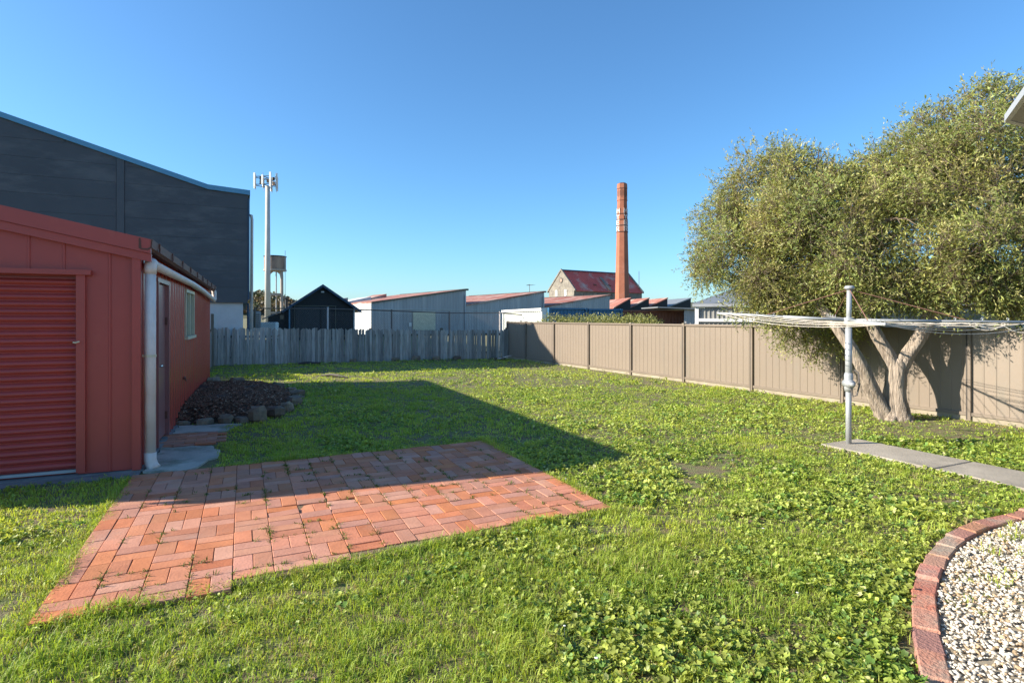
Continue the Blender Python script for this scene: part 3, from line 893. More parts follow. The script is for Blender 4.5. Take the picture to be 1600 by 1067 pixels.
# small saw-tooth sheds, the shade on their walls put in as black colour
for k, (u0, u1, d) in enumerate(((960, 986, 70), (985, 1015, 72), (1012, 1044, 74), (1041, 1081, 76))):
    r0, r1 = (u0 - 800) / 893 * d, (u1 - 800) / 893 * d
    zl, zp = 1.6 + 15 / 893 * d, 1.6 + 30.5 / 893 * d
    a = V(r0, d)
    wd = r1 - r0
    lab = ('dark saw-tooth shed bay at the foot of the brick chimney', 'dark saw-tooth shed bay, second from the brick chimney',
           'dark saw-tooth shed bay, third from the brick chimney', 'dark saw-tooth shed bay farthest from the chimney')[k]
    t = thing('sawtooth_bay', lab, 'shed', a, R(-YAW + 6), 'saw-tooth bays by the chimney')
    MB().extrude([(0, 0, 0), (wd, 0, 0), (wd, 0, zp - .1), (0, 0, zl - .1)], (0, 9, 0)).build('wall', m_dark, t)
    MB().extrude([(-.1, -.1, zl - .1), (wd + .05, -.1, zp - .1), (wd + .05, -.1, zp + .05), (-.1, -.1, zl + .05)], (0, 9.3, 0)).build('roof', m_rustroof if k < 3 else m_roofgrey, t)

low = thing('low_grey_shed', 'low open shed with flat grey roof behind the rust container', 'shed', V(9.4, 39.2), R(-YAW))
MB().extrude([(0.6, 0, 2.26), (5.2, 0, 2.06), (5.2, 0, 2.16), (0.6, 0, 2.34)], (0, 5, 0)).build('roof', m_roofgrey, low)
MB().sheet((2.5, .3, 0), (5.0, .3, 0), (5.0, .3, 2.05), (2.5, .3, 2.12), .3, MIDRIB, .03).build('wall', m_galvold, low)

# stone mill with a red roof
mang = fang
mill = thing('stone_mill', 'old stone mill with steep red iron roof and pale gable', 'mill', V(11.4, 105.0), mang)
ML, MW, ME, MR = 17.8, 7.5, 6.75, 10.4
MB().extrude([(0, 0, 0), (0, MW, 0), (0, MW, ME), (0, MW / 2, MR), (0, 0, ME)], (ML, 0, 0)).build('wall', m_stone, mill)
for sgn in (0, 1):
    y0 = -.35 if sgn == 0 else MW + .35
    MB().sheet((0.1, y0, ME - .28), (ML - .1, y0, ME - .28), (ML - .1, MW / 2, MR + .12), (0.1, MW / 2, MR + .12), .5, SINE, .08).build('roof', m_redroof, mill)
for xx in (-.12, ML - .15):
    cp_ = MB()
    for y0 in (-.4, MW + .4):
        cp_.extrude([(xx, y0, ME - .35), (xx, MW / 2, MR + .05), (xx, MW / 2, MR + .4), (xx, y0, ME)], (.3, 0, 0))
    cp_.build('gable_coping', m_stone, mill)
MB().span((0, MW / 2, MR + .18), (ML, MW / 2, MR + .18), .5, .18).build('ridge_cap', m_bluetrim, mill)
for yy, zz in ((2.4, 6.2), (5.1, 6.2)):
    f = MB().box((-.06, yy, zz), (.12, .62, 1.15)).build('window', m_white, mill)
MB().tube([(-.08, MW / 2, 8.6), (.0, MW / 2, 8.6)], .5, 16).build('round_vent', m_gap, mill)
MB().tube([(-.10, MW / 2, 8.6), (-.06, MW / 2, 8.6)], .34, 16).build('round_vent_louvre', m_tank, mill)
for k in range(6):
    f = MB().box((2.6 + k * 2.4, -.05, 5.5), (.5, .12, 1.1)).build('window', m_tank, mill)
for k, xx in enumerate((6.0, 9.8, 12.2)):
    MB().box((xx, 1.1, ME + .95), (.55, .5, .5), rx=R(20)).build('roof_vent', m_crust, mill)
MB().extrude([(8.6, 2.55, MR - 1.0), (9.3, 2.55, MR - 1.0), (9.3, -.2, ME + .05), (8.6, -.2, ME + .05)], (0, -.02, .12)).build('patched_sheet', m_tank, mill)
MB().tube([(ML - .3, .5, MR - 3), (ML - .3, .5, MR + .5)], .05, 5).build('mast', m_wire, mill)
wg = thing('white_gable_shed', 'small white gable with rusty roof below the stone mill', 'shed', V(7.0, 78.0), mang)
MB().extrude([(0, 0, 0), (0, 5, 0), (0, 5, 3.0), (0, 2.5, 3.75), (0, 0, 3.0)], (12, 0, 0)).build('wall', m_white, wg)
for y0 in (-.2, 5.2):
    MB().sheet((-.1, y0, 3.0), (12.1, y0, 3.0), (12.1, 2.5, 3.86), (-.1, 2.5, 3.86), .4, SINE, .06).build('roof', m_rustroof, wg)

# octagonal brick chimney
CD = 90.0
ch = thing('brick_chimney', 'tall octagonal red brick factory chimney with white painted letters', 'chimney', V(17.35, CD), R(-YAW - 15))
zz = lambda v: 1.6 + (496 - v) / 893 * CD
def oct_(mb, z0, z1, r0, r1):
    n = 8
    vs = []
    for z_, r_ in ((z0, r0), (z1, r1)):
        for k in range(n):
            a = R(22.5) + k * R(45)
            vs.append((r_ * math.cos(a), r_ * math.sin(a), z_))
    return mb.add(vs, [tuple(range(n))[::-1], tuple(range(n, 2 * n))] + [(k, (k + 1) % n, n + (k + 1) % n, n + k) for k in range(n)])
cr = lambda z_: 1.20 - (z_ - 3) / (zz(287) - 3) * 0.46
oct_(MB(), 0, zz(313), cr(0), cr(zz(313))).build('shaft', m_chim, ch)
oct_(MB(), zz(313) - .003, zz(295), cr(zz(313)) + .03, cr(zz(313)) + .03).build('crown_section', m_chim, ch)
oct_(MB(), zz(287) - .02, zz(287) + .04, .60, .60).build('flue_mouth', m_chimd, ch)
oct_(MB(), zz(295), zz(288), cr(zz(313)) + .06, cr(zz(313)) + .02).build('cap', m_chim, ch)
for v_, ex, mt in ((293, .10, m_chim), (296, .08, m_chimd), (313.5, .07, m_chim), (335, .06, m_chimd), (344, .06, m_chimd), (353, .06, m_chimd), (363, .06, m_chimd)):
    z_ = zz(v_)
    oct_(MB(), z_ - .06, z_ + .06, cr(z_) + ex, cr(z_) + ex).build('iron_band' if mt is m_chimd else 'corbel_band', mt, ch)
for k in range(8):
    a = k * R(45)
    ap = (cr(zz(305)) + .03) * math.cos(R(22.5))
    for t_, h_ in ((-.18, .9), (0, 1.3), (.18, .9)):
        MB().box((ap * math.cos(a) - t_ * math.sin(a), ap * math.sin(a) + t_ * math.cos(a), zz(303)), (.05, .10, h_), rz=a).build('recess_slot', m_chimd, ch)
GLY = {'M': [((0, 0), (0, 1)), ((0, 1), (.5, .35)), ((.5, .35), (1, 1)), ((1, 1), (1, 0))], 'Y': [((0, 1), (.5, .5)), ((1, 1), (.5, .5)), ((.5, .5), (.5, 0))],
       'E': [((0, 0), (0, 1)), ((0, 1), (1, 1)), ((0, .5), (.8, .5)), ((0, 0), (1, 0))], 'R': [((0, 0), (0, 1)), ((0, 1), (.9, 1)), ((.9, 1), (.9, .5)), ((.9, .5), (0, .5)), ((.4, .5), (1, 0))]}
for k in range(0, 8, 2):
    a = k * R(45) + R(45)
    for chh, va, vb_ in (('M', 334, 327), ('Y', 343, 336.5), ('E', 352, 345.5), ('R', 362, 355)):
        z0, z1 = zz(va), zz(vb_)
        rad = cr((z0 + z1) / 2) * math.cos(R(22.5)) + .012
        wd = .56
        mbl = MB()
        for (xa, ya), (xb, yb) in GLY[chh]:
            pa = (xa - .5) * wd, z0 + ya * (z1 - z0); pb = (xb - .5) * wd, z0 + yb * (z1 - z0)
            P3 = lambda q: Vector((rad * math.cos(a) - q[0] * math.sin(a), rad * math.sin(a) + q[0] * math.cos(a), q[1]))
            A_, B_ = P3(pa), P3(pb)
            nrm = Vector((math.cos(a), math.sin(a), 0)); dr_ = (B_ - A_).normalized(); sd = nrm.cross(dr_) * .075
            ex_ = dr_ * .06
            mbl.extrude([A_ - sd - ex_, B_ - sd + ex_, B_ + sd + ex_, A_ + sd - ex_], nrm * .03)
        mbl.build('painted_letter', m_letter, ch)

# grey shed with white trim, then a house behind the tree
gs = thing('grey_trimmed_shed', 'pale grey ribbed shed with white trim past the steel fence', 'shed', V(7.05, 22.0), R(-YAW - 18))
MB().sheet((.12, 0, 0), (4.6, 0, 0), (4.6, 0, 2.0), (.12, 0, 1.95), .16, MIDRIB, .03).build('wall', m_wallgrey, gs)
MB().box((.06, -.02, 1.0), (.14, .14, 2.05)).build('corner_trim', m_white, gs)
MB().span((.13, -.06, 1.50), (4.6, -.06, 1.48), .06, .12).build('white_rail', m_white, gs)
MB().span((-.1, -.12, 2.06), (4.7, -.12, 2.08), .10, .10).build('gutter', m_fascia, gs)
MB().extrude([(-.1, -.1, 2.08), (4.7, -.1, 2.10), (4.7, 3.4, 2.95), (1.9, 3.4, 2.9)], (0, 0, .06)).build('roof', m_roofgrey, gs)
MB().box((2.45, 2.2, 1.0), (4.2, 4.2, 1.96)).build('rear_wall', m_wallgrey, gs)

nh = thing('neighbour_house', 'grey neighbouring house with steel roof glimpsed under the tree', 'house', V(8.6, 15.6), R(-YAW - 3))
MB().sheet((0, 0, 0), (2.5, 0, 0), (2.5, 0, 1.98), (0, 0, 1.98), .15, MIDRIB, .03).build('ribbed_wall', m_wallgrey, nh)
MB().box((6.0, .2, .98), (6.9, .3, 1.94)).build('brick_wall', m_tconc, nh)
MB().box((5.0, 1.7, .95), (9.4, 2.6, 1.9)).build('core', m_wallgrey, nh)
MB().extrude([(-.3, -.35, 1.98), (10.2, -.35, 1.98), (9.2, 2.9, 2.85), (.9, 2.9, 2.85)], (0, 0, .08)).build('roof', m_roofgrey, nh)
MB().span((-.3, -.38, 1.98), (10.2, -.38, 1.98), .08, .12).build('gutter', m_fascia, nh)
for xx in (3.6, 5.6, 7.6):
    f = MB().box((xx, .03, 1.35), (1.0, .06, .95)).build('window', m_white, nh)
    MB().box((xx, -.005, 1.35), (.86, .02, .82)).build('pane', m_glass, f)

# eave of the house the picture is taken from
hs = thing('house_eave', 'grey eave corner of the house at the top edge', 'house')
ev = [(3.16, 1.40), (6.5, 1.40), (6.5, -2.5), (1.0, -2.5), (1.0, 0.0), (1.48, .30)]
MB().prism(ev, 2.50, 2.515).build('soffit', m_soffit, hs)
fsb = MB()
for (a, b) in ((ev[5], ev[0]), (ev[0], ev[1])):
    a, b = Vector((*a, 2.511)), Vector((*b, 2.511))
    fsb.span(a, b, .02, .032)
fsb.build('fascia', m_fascia, hs)
MB().prism([(p[0], p[1] - .03) for p in ev], 2.516, 2.53).build('roof_edge', m_roofgrey, hs)
MB().box((5.0, -1.4, 1.25), (3.0, 2.2, 2.49)).build('wall', m_cladw, hs)

# ------------------------------------------------------------------ rotary clothes line
HP = (6.83, 4.66)
hoist = thing('clothes_hoist', 'galvanised rotary clothes line on a grey post', 'clothes line', (HP[0], HP[1], 0.02), R(-YAW))
MB().tube([(0, 0, 0), (0, 0, .72)], .033, 14).build('lower_post', m_hoist, hoist, True)
MB().tube([(0, 0, .68), (0.0, 0, 1.45)], .038, 14).build('upper_post', m_hoist, hoist, True)
MB().tube([(0, 0, 1.40), (0.01, 0, 1.95)], .030, 12).build('mast', m_hoist, hoist, True)
MB().tube([(0.01, 0, 1.93), (0.01, 0, 1.95), (0.01, 0, 1.975)], [.05, .06, .045], 14).build('mast_cap', m_hoist, hoist, True)
wb = MB().tube([(0, 0, .66), (0, 0, .70), (0, 0, .86), (0, 0, .89)], [.044, .052, .052, .044], 12)
wb.tube([(-.02, -.10, .76), (-.02, .03, .76)], .050, 14).tube([(-.05, -.11, .76), (-.02, -.155, .76)], .028, 8)
winch = wb.build('winch_housing', m_hoist, hoist, True)
MB().tube([(.04, -.05, .93), (.075, -.08, .90), (.085, -.08, .74), (.06, -.07, .62), (.02, -.06, .60), (0.0, -.05, .70)], .010, 6).build('winch_handle', m_wire, winch)
ARM = 1.98
angs = [R(-22), R(68), R(158), R(248)]
tips = []
arm_at = []
for k, a in enumerate(angs):
    ca, sa = math.cos(a), math.sin(a)
    L_ = ARM if k != 2 else 1.54
    rise = {0: -.02, 1: .05, 2: .09, 3: -.03}[k]
    Pk = lambda q, L_=L_, ca=ca, sa=sa, rise=rise: Vector((ca * L_ * q, sa * L_ * q, 1.545 + rise * q))
    arm_at.append(Pk)
    arm = MB().tube([Pk(0), Pk(1)], .0155, 10).build('arm', m_hoist, hoist, True)
    MB().tube([Pk(0), Pk(.48)], .0195, 10).build('arm_sleeve', m_hoist, arm, True)
    hk = MB()
    for q in (.55, .68, .80, .90, .99):
        p = Pk(q); t_ = Vector((ca, sa, 0))
        hk.tube([p + Vector((0, 0, .015)), p + Vector((0, 0, .035)) + t_ * .012, p + Vector((0, 0, .045)), p + Vector((0, 0, .03)) - t_ * .012], .004, 5)
    hk.build('line_hook', m_galv, arm)
    MB().tube([(0.01, 0, 1.93), tuple(Pk(.60) + Vector((0, 0, .02)))], .005, 5).build('stay_wire', m_rustwire, hoist)
MB().tube([(0, 0, 1.50), (0, 0, 1.58)], .055, 12).build('hub', m_hoist, hoist, True)
for q, sag in ((.55, .02), (.68, .03), (.80, .045), (.90, .06), (.985, .085)):
    for k in range(4):
        a, b = arm_at[k](q), arm_at[(k + 1) % 4](q)
        pts = []
        for i in range(11):
            f = i / 10
            p = a.lerp(b, f); p.z -= sag * 4 * f * (1 - f) * (1 + .3 * (k % 2))
            pts.append(p)
        MB().tube(pts, .0036, 4).build('line', m_line, hoist)
for q0, q1, sg in ((.60, .80, .10), (.62, .82, .07), (.76, .97, .12), (.46, .54, .05), (.28, .36, .03)):
    a, b = arm_at[0](q0), arm_at[0](q1)
    pts = [a.lerp(b, i / 10) - Vector((0, 0, sg * 4 * (i / 10) * (1 - i / 10))) for i in range(11)]
    MB().tube(pts, .0042, 4).build('slack_loop', m_line, hoist)

# ------------------------------------------------------------------ garden bed with rocks and bark mulch
bed = []
BP = [(-0.98, 9.75), (-0.45, 9.78), (0.0, 9.80), (.45, 10.3), (.72, 11.1), (.88, 12.2), (.78, 13.4), (.35, 14.2), (-.3, 14.6), (-.80, 14.8)]
cxb, cyb = -.2, 12.2
mv, mf = [(cxb, cyb, .21)], []
nb_ = len(BP)
for ringk, fr in enumerate((.35, .7, .92, 1.0)):
    for i, (x_, y_) in enumerate(BP):
        xx = cxb + (x_ - cxb) * fr; yy = cyb + (y_ - cyb) * fr
        if i in (0, nb_ - 1): xx = x_ - .02
        mv.append((xx, yy, (.21, .185, .12, -.02)[ringk] + .02 * math.sin(i * 2.3 + ringk)))
for i in range(nb_):
    j = (i + 1) % nb_
    mf.append((0, 1 + i, 1 + j))
    for k in range(3):
        a, b = 1 + k * nb_, 1 + (k + 1) * nb_
        mf.append((a + i, b + i, b + j, a + j))
m_mulchbase = M('mulch_soil', (0.10, 0.055, 0.035), (0.06, 0.036, 0.025), 12, 0.95, .8, 60)
mound = MB().add(mv, mf).build('mulch_bed', m_mulchbase, smooth=True)
tag(mound, 'raised garden bed of dark mulch along the shed wall', 'garden bed', kind='structure')

def rock_mesh(seed):
    r_ = random.Random(seed)
    vs, fs = [], []
    # jittered low sphere
    nl, ns = 5, 8
    vs.append((0, 0, -.5))
    for i in range(1, nl):
        th = math.pi * i / nl
        for k in range(ns):
            ph_ = 2 * math.pi * k / ns
            q = .5 * (1 + r_.uniform(-.22, .22))
            x_, y_, z_ = q * math.sin(th) * math.cos(ph_), q * math.sin(th) * math.sin(ph_), -q * math.cos(th)
            e = lambda t_: math.copysign(abs(t_ * 2) ** .72 / 2, t_)
            vs.append((e(x_), e(y_), e(z_)))
    vs.append((0, 0, .46))
    for k in range(ns):
        fs.append((0, 1 + (k + 1) % ns, 1 + k))
        fs.append((len(vs) - 1, 1 + (nl - 2) * ns + k, 1 + (nl - 2) * ns + (k + 1) % ns))
    for i in range(nl - 2):
        for k in range(ns):
            a = 1 + i * ns + k; b = 1 + i * ns + (k + 1) % ns
            fs.append((a, b, b + ns, a + ns))
    me = MB().add(vs, fs).mesh('rock'); me.materials.append(m_rock)
    return me

rocks = [rock_mesh(40 + i) for i in range(6)]
RP = [(-.80, 9.72, .20, .16, .16, 'small flat rock nearest the shed wall in the bed edging'),
      (-.52, 9.66, .34, .22, .22, 'long low rounded rock beside the pale concrete pad'),
      (-.24, 9.62, .26, .24, .30, 'tilted angular rock, second from the big upright rock'),
      (-.03, 9.58, .30, .22, .22, 'wedge shaped rock just shedward of the big upright rock'),
      (.20, 9.62, .36, .34, .52, 'largest upright rock at the front corner of the garden bed'),
      (.46, 9.95, .40, .30, .38, 'broad rock right behind the largest upright rock'),
      (.66, 10.40, .34, .34, .36, 'squarish rock on the lawn side of the bed, third past the corner'),
      (.82, 11.0, .30, .40, .38, 'flat topped rock standing out at the lawn side of the bed'),
      (.92, 11.6, .28, .42, .24, 'low dark rock on the lawn side of the bed'),
      (.98, 12.3, .30, .45, .30, 'dark rock midway along the lawn side of the bed'),
      (.92, 13.0, .30, .36, .26, 'small dark rock toward the far end of the bed'),
      (.70, 13.7, .36, .30, .34, 'round topped rock at the far lawn corner of the bed'),
      (.32, 14.25, .34, .30, .32, 'small peaked rock on the far edge of the bed'),
      (-.12, 14.6, .44, .34, .46, 'blocky rock in the middle of the far bed edge'),
      (-.62, 14.8, .52, .36, .50, 'pale topped rock at the far bed edge against the shed')]
for k, (x_, y_, a, b, c, lab) in enumerate(RP):
    o = link(bpy.data.objects.new('edging_rock', rocks[k % 6]))
    o.location = (x_, y_, c * .19); o.scale = (a * .88, b * .75, c * .58)
    o.rotation_euler = (random.uniform(-.2, .2), random.uniform(-.25, .25), random.uniform(0, 6))
    tag(o, lab, 'rock', 'rocks edging the garden bed')
FR = [(3.55, 20.78, .18, 'small pale rock at the foot of the palings, nearest the shed'), (5.0, 20.55, .20, 'squat grey rock at the paling foot midway along'),
      (5.75, 20.5, .26, 'pale round rock at the paling foot past midway'), (6.5, 20.45, .22, 'dark rock at the paling foot toward the steel fence'),
      (7.3, 20.4, .20, 'small dark rock at the paling foot near the gapped palings')]
for k, (x_, y_, s_, lab) in enumerate(FR):
    o = link(bpy.data.objects.new('fence_rock', rocks[(k + 2) % 6]))
    o.location = (x_, y_, s_ * .3); o.scale = (s_ * 1.5, s_, s_)
    tag(o, lab, 'rock', 'rocks along the paling fence')
pile = thing('stick_pile', 'small heap of dead sticks on the grass near the fence corner', 'stick pile', (8.62, 19.5, 0))
for k in range(16):
    a = random.uniform(0, 6.28); l_ = random.uniform(.2, .42)
    p0 = Vector((random.uniform(-.18, .18), random.uniform(-.15, .15), random.uniform(.03, .10)))
    d_ = Vector((math.cos(a), math.sin(a), random.uniform(-.1, .35)))
    p1 = p0 + d_ * l_
    p1.z = max(p1.z, .015)
    MB().tube([p0, p0.lerp(p1, .5) + Vector((0, 0, .03)), p1], [.02, .016, .008], 5).build('stick', m_dwood if k % 3 else m_pvc, pile)
tag(MB().tube([(1.7, 20.55, .03), (1.95, 20.5, .05), (2.25, 20.52, .03), (2.4, 20.48, .05)], [.05, .06, .05, .03], 7).build('fallen_branch', m_gap), 'short dark fallen branch lying on the grass below the palings', 'branch')
tag(MB().tube([(1.95, 16.3, .02), (2.15, 16.0, .06), (2.3, 15.7, .05), (2.5, 15.45, .02)], [.03, .04, .035, .02], 7).build('fallen_branch', m_gap), 'dark stick on the sunlit strip of grass behind the bed', 'branch')

# mulch chips
n = 11000
uu, vv = rng.random(n), rng.random(n)
px_ = -1.0 + 1.95 * uu; py_ = 9.75 + 5.1 * vv
pol = np.array(BP)
def inpoly(px, py, poly):
    r_ = np.zeros(len(px), bool); j = len(poly) - 1
    for i in range(len(poly)):
        xi, yi = poly[i]; xj, yj = poly[j]
        c_ = ((yi > py) != (yj > py)) & (px < (xj - xi) * (py - yi) / (yj - yi + 1e-12) + xi)
        r_ ^= c_; j = i
    return r_
k_ = inpoly(px_, py_, [(-1.0, 9.7)] + BP[1:-1] + [(-.85, 14.8)])
px_, py_ = px_[k_], py_[k_]; n = len(px_)
dist = np.hypot((px_ - cxb) / 1.1, (py_ - cyb) / 2.5)
dist[px_ < -.2] = np.abs(py_[px_ < -.2] - cyb) / 2.5
zc_ = .222 - .03 * np.clip(dist, 0, 1) - .15 * np.clip((dist - .75) / .3, 0, 1)
a = rng.random(n) * 6.28; l_ = rng.uniform(.010, .034, n); w_ = rng.uniform(.005, .012, n); tl = rng.uniform(-.6, .6, n)
dx, dy, dz = np.cos(a) * np.cos(tl) * l_, np.sin(a) * np.cos(tl) * l_, np.sin(tl) * l_
sx_, sy_ = -np.sin(a) * w_, np.cos(a) * w_
P0 = np.stack([px_, py_, zc_], 1); D = np.stack([dx, dy, dz], 1); S = np.stack([sx_, sy_, rng.uniform(-.006, .006, n)], 1)
Vv = np.stack([P0 - D - S, P0 + D - S, P0 + D + S, P0 - D + S, P0 + [0, 0, .012]], 1).reshape(-1, 3)
b = (np.arange(n) * 5)[:, None, None]
T = (b + np.array([[0, 1, 4], [1, 2, 4], [2, 3, 4], [3, 0, 4]])[None]).reshape(-1, 3)
cb = np.where(rng.random(n)[:, None] < .06, [[.50, .36, .25]], [[.22, .11, .065]]) * rng.uniform(.4, 1.4, n)[:, None]
tag(np_mesh('bark_mulch', Vv, T, m_mulch, np.repeat(cb, 5, 0)), 'dark bark chip mulch covering the garden bed', 'mulch', kind='stuff')

# ------------------------------------------------------------------ brick edging and pebbles
EC = [(1.3, .25), (2.0, .95), (2.69, 1.50), (3.28, 1.88), (3.62, 2.06), (3.95, 2.2), (4.45, 2.36), (5.0, 2.45), (5.72, 2.46), (6.45, 2.42)]
def smooth_curve(P, n):
    P = [Vector(p) for p in P]
    out = []
    for i in range(len(P) - 1):
        p0, p1, p2, p3 = P[max(i - 1, 0)], P[i], P[i + 1], P[min(i + 2, len(P) - 1)]
        for k in range(n):
            t = k / n
            out.append(.5 * ((2 * p1) + (p2 - p0) * t + (2 * p0 - 5 * p1 + 4 * p2 - p3) * t * t + (3 * p1 - p0 - 3 * p2 + p3) * t ** 3))
    out.append(P[-1])
    return out
ecv = smooth_curve(EC, 24)
EX = np.array([p.x for p in ecv]); EY = np.array([p.y for p in ecv])
def ecy(x): return np.interp(x, EX, EY)
edge = thing('brick_edging', 'curved edging of red clay bricks round the white pebbles', 'edging')
eb = MB().box((0, 0, -.04), (.222, .115, .09), bev=.007)
eb_me = eb.mesh('brick'); eb_me.materials.append(m_edgebrick)
acc = 0; last = ecv[0]
nextd = 0.12
for p in ecv[1:]:
    acc += (p - last).length
    if acc >= nextd:
        i = ecv.index(p)
        t_ = (ecv[min(i + 2, len(ecv) - 1)] - ecv[i - 2]).normalized()
        o = link(bpy.data.objects.new('brick', eb_me), edge)
        nrm = Vector((t_.y, -t_.x))
        q = p + nrm * .055
        o.location = (q.x, q.y, .030 + random.gauss(0, .006))
        o.rotation_euler = (random.gauss(0, .05), random.gauss(0, .04), math.atan2(t_.y, t_.x) + random.gauss(0, .03))
        nextd += .233
    last = p
pbase = MB().prism([(p.x, p.y - .06) for p in ecv[::6]] + [(6.45, -2.4), (1.3, -2.4)], -.05, .012).build('pebble_bed', m_plinth)
tag(pbase, 'bed of pale sand under the pebbles beside the house', 'garden bed', kind='structure')
n = 43000
px_ = rng.uniform(1.5, 6.45, n); py_ = rng.uniform(-.2, 2.45, n)
dcam = px_ * _s + py_ * _c; lcam = px_ * _c - py_ * _s
ok = (py_ < ecy(px_) - .135) & (dcam > 1.6) & (lcam < 1.15 * dcam + .4) & (lcam > .5 * dcam)
px_, py_ = px_[ok], py_[ok]; n = len(px_)
print('pebbles', n)
ico = []
tphi = (1 + 5 ** .5) / 2
iv = np.array([(-1, tphi, 0), (1, tphi, 0), (-1, -tphi, 0), (1, -tphi, 0), (0, -1, tphi), (0, 1, tphi), (0, -1, -tphi), (0, 1, -tphi), (tphi, 0, -1), (tphi, 0, 1), (-tphi, 0, -1), (-tphi, 0, 1)], float)
iv /= np.linalg.norm(iv[0])
it = np.array([(0, 11, 5), (0, 5, 1), (0, 1, 7), (0, 7, 10), (0, 10, 11), (1, 5, 9), (5, 11, 4), (11, 10, 2), (10, 7, 6), (7, 1, 8), (3, 9, 4), (3, 4, 2), (3, 2, 6), (3, 6, 8), (3, 8, 9), (4, 9, 5), (2, 4, 11), (6, 2, 10), (8, 6, 7), (9, 8, 1)])
sz = .0045 + .0085 * rng.random(n) ** 1.7; a = rng.random(n) * 6.28
ax = np.stack([sz * rng.uniform(1, 1.6, n), sz * rng.uniform(.75, 1.1, n), sz * rng.uniform(.5, .85, n)], 1)
L3 = iv[None] * ax[:, None] * rng.uniform(.85, 1.15, (n, 12, 1))
tl = rng.uniform(-.5, .5, n)
z_ = L3[..., 2] + L3[..., 0] * np.sin(tl)[:, None]
x_ = L3[..., 0] * np.cos(a)[:, None] - L3[..., 1] * np.sin(a)[:, None]
y_ = L3[..., 0] * np.sin(a)[:, None] + L3[..., 1] * np.cos(a)[:, None]
Vv = np.stack([x_ + px_[:, None], y_ + py_[:, None], z_ + (.016 + rng.random(n) * .012)[:, None]], -1).reshape(-1, 3)
T = ((np.arange(n) * 12)[:, None, None] + it[None]).reshape(-1, 3)
pc = np.array([.72, .65, .54]) * rng.uniform(.6, 1.12, n)[:, None]
pc = np.where(rng.random(n)[:, None] < .22, np.array([.50, .36, .22]) * rng.uniform(.6, 1.1, n)[:, None], pc)
pb_ = np_mesh('pebbles', Vv, T, m_pebble, np.repeat(np.clip(pc, 0, .8), 12, 0))
pb_.data.polygons.foreach_set('use_smooth', [True] * len(pb_.data.polygons))
tag(pb_, 'white and tan pebbles filling the curved bed', 'pebbles', kind='stuff')

# ------------------------------------------------------------------ the tree
TB = V((1400 - 800) / 893 * 9.0, 9.0)
tree = thing('shade_tree', 'spreading olive green tree with pale furrowed forked trunk by the fence', 'tree', TB, R(-YAW))
def bark_noise(i, a, p):
    return 1 + .10 * math.sin(5 * a + p.z * 1.5) + .07 * math.sin(9 * a + 2.5 * p.z) + .06 * math.sin(13 * a - p.z * 4 + i) + .04 * math.sin(7 * p.z + 3 * a)
def dense(P, rad, k=6):
    P3 = [Vector(p) for p in P]
    out, ro = [], []
    for i in range(len(P3) - 1):
        p0, p1, p2, p3 = P3[max(i - 1, 0)], P3[i], P3[i + 1], P3[min(i + 2, len(P3) - 1)]
        for j in range(k):
            t = j / k
            out.append(.5 * ((2 * p1) + (p2 - p0) * t + (2 * p0 - 5 * p1 + 4 * p2 - p3) * t * t + (3 * p1 - p0 - 3 * p2 + p3) * t ** 3))
            ro.append(rad[i] + (rad[i + 1] - rad[i]) * t)
    out.append(P3[-1]); ro.append(rad[-1])
    return out, ro
tk = MB()
def limb(P, rad, seg=26, k=6, mb=tk):
    p_, r_ = dense(P, rad, k)
    mb.tube(p_, r_, seg, noise=bark_noise)
limb([(0, 0, -.1), (0.0, 0, .04), (-.005, 0, .18), (-.01, 0, .5), (.01, 0, .80), (.03, 0, .95)], [.24, .21, .165, .135, .135, .08])
limb([(0, 0, .68), (-.09, .04, .98), (-.22, .08, 1.26), (-.34, .12, 1.52), (-.55, .2, 2.0), (-.95, .35, 2.7), (-1.5, .5, 3.3)], [.10, .095, .088, .08, .07, .055, .025])
limb([(0.02, 0, .68), (.13, -.03, .98), (.30, -.06, 1.25), (.46, -.08, 1.6), (.58, -.08, 2.1), (.85, 0, 2.8), (1.3, .2, 3.7), (1.6, .3, 4.4)], [.10, .10, .095, .095, .095, .08, .05, .02])
limb([(-.14, .05, -.1), (-.18, .03, .08), (-.34, .02, .38), (-.52, .0, .78), (-.72, .05, 1.18), (-.98, .3, 1.7), (-1.3, 1.0, 2.4), (-1.9, 1.7, 2.9)], [.15, .13, .105, .092, .085, .07, .045, .02])
limb([(.50, .0, 1.75), (.25, .35, 2.05), (-.1, .7, 2.4), (-.7, 1.1, 3.0)], [.075, .07, .055, .03], 14)
limb([(.60, -.08, 2.2), (1.1, -.3, 2.6), (1.9, -.5, 3.1), (2.7, -.6, 3.5)], [.07, .065, .05, .02], 14)
limb([(-.5, .2, 1.9), (-.6, .6, 2.4), (-.9, 1.1, 3.1), (-1.0, 1.3, 3.7)], [.055, .05, .04, .02], 12)
for a_ in (0.3, 1.5, 2.6, 3.9, 5.2):
    limb([(.12 * math.cos(a_), .12 * math.sin(a_), .07), (.20 * math.cos(a_), .20 * math.sin(a_), .005), (.28 * math.cos(a_), .28 * math.sin(a_), -.04)], [.06, .04, .02], 10, 4)
tk.build('trunk', m_bark, tree, True)

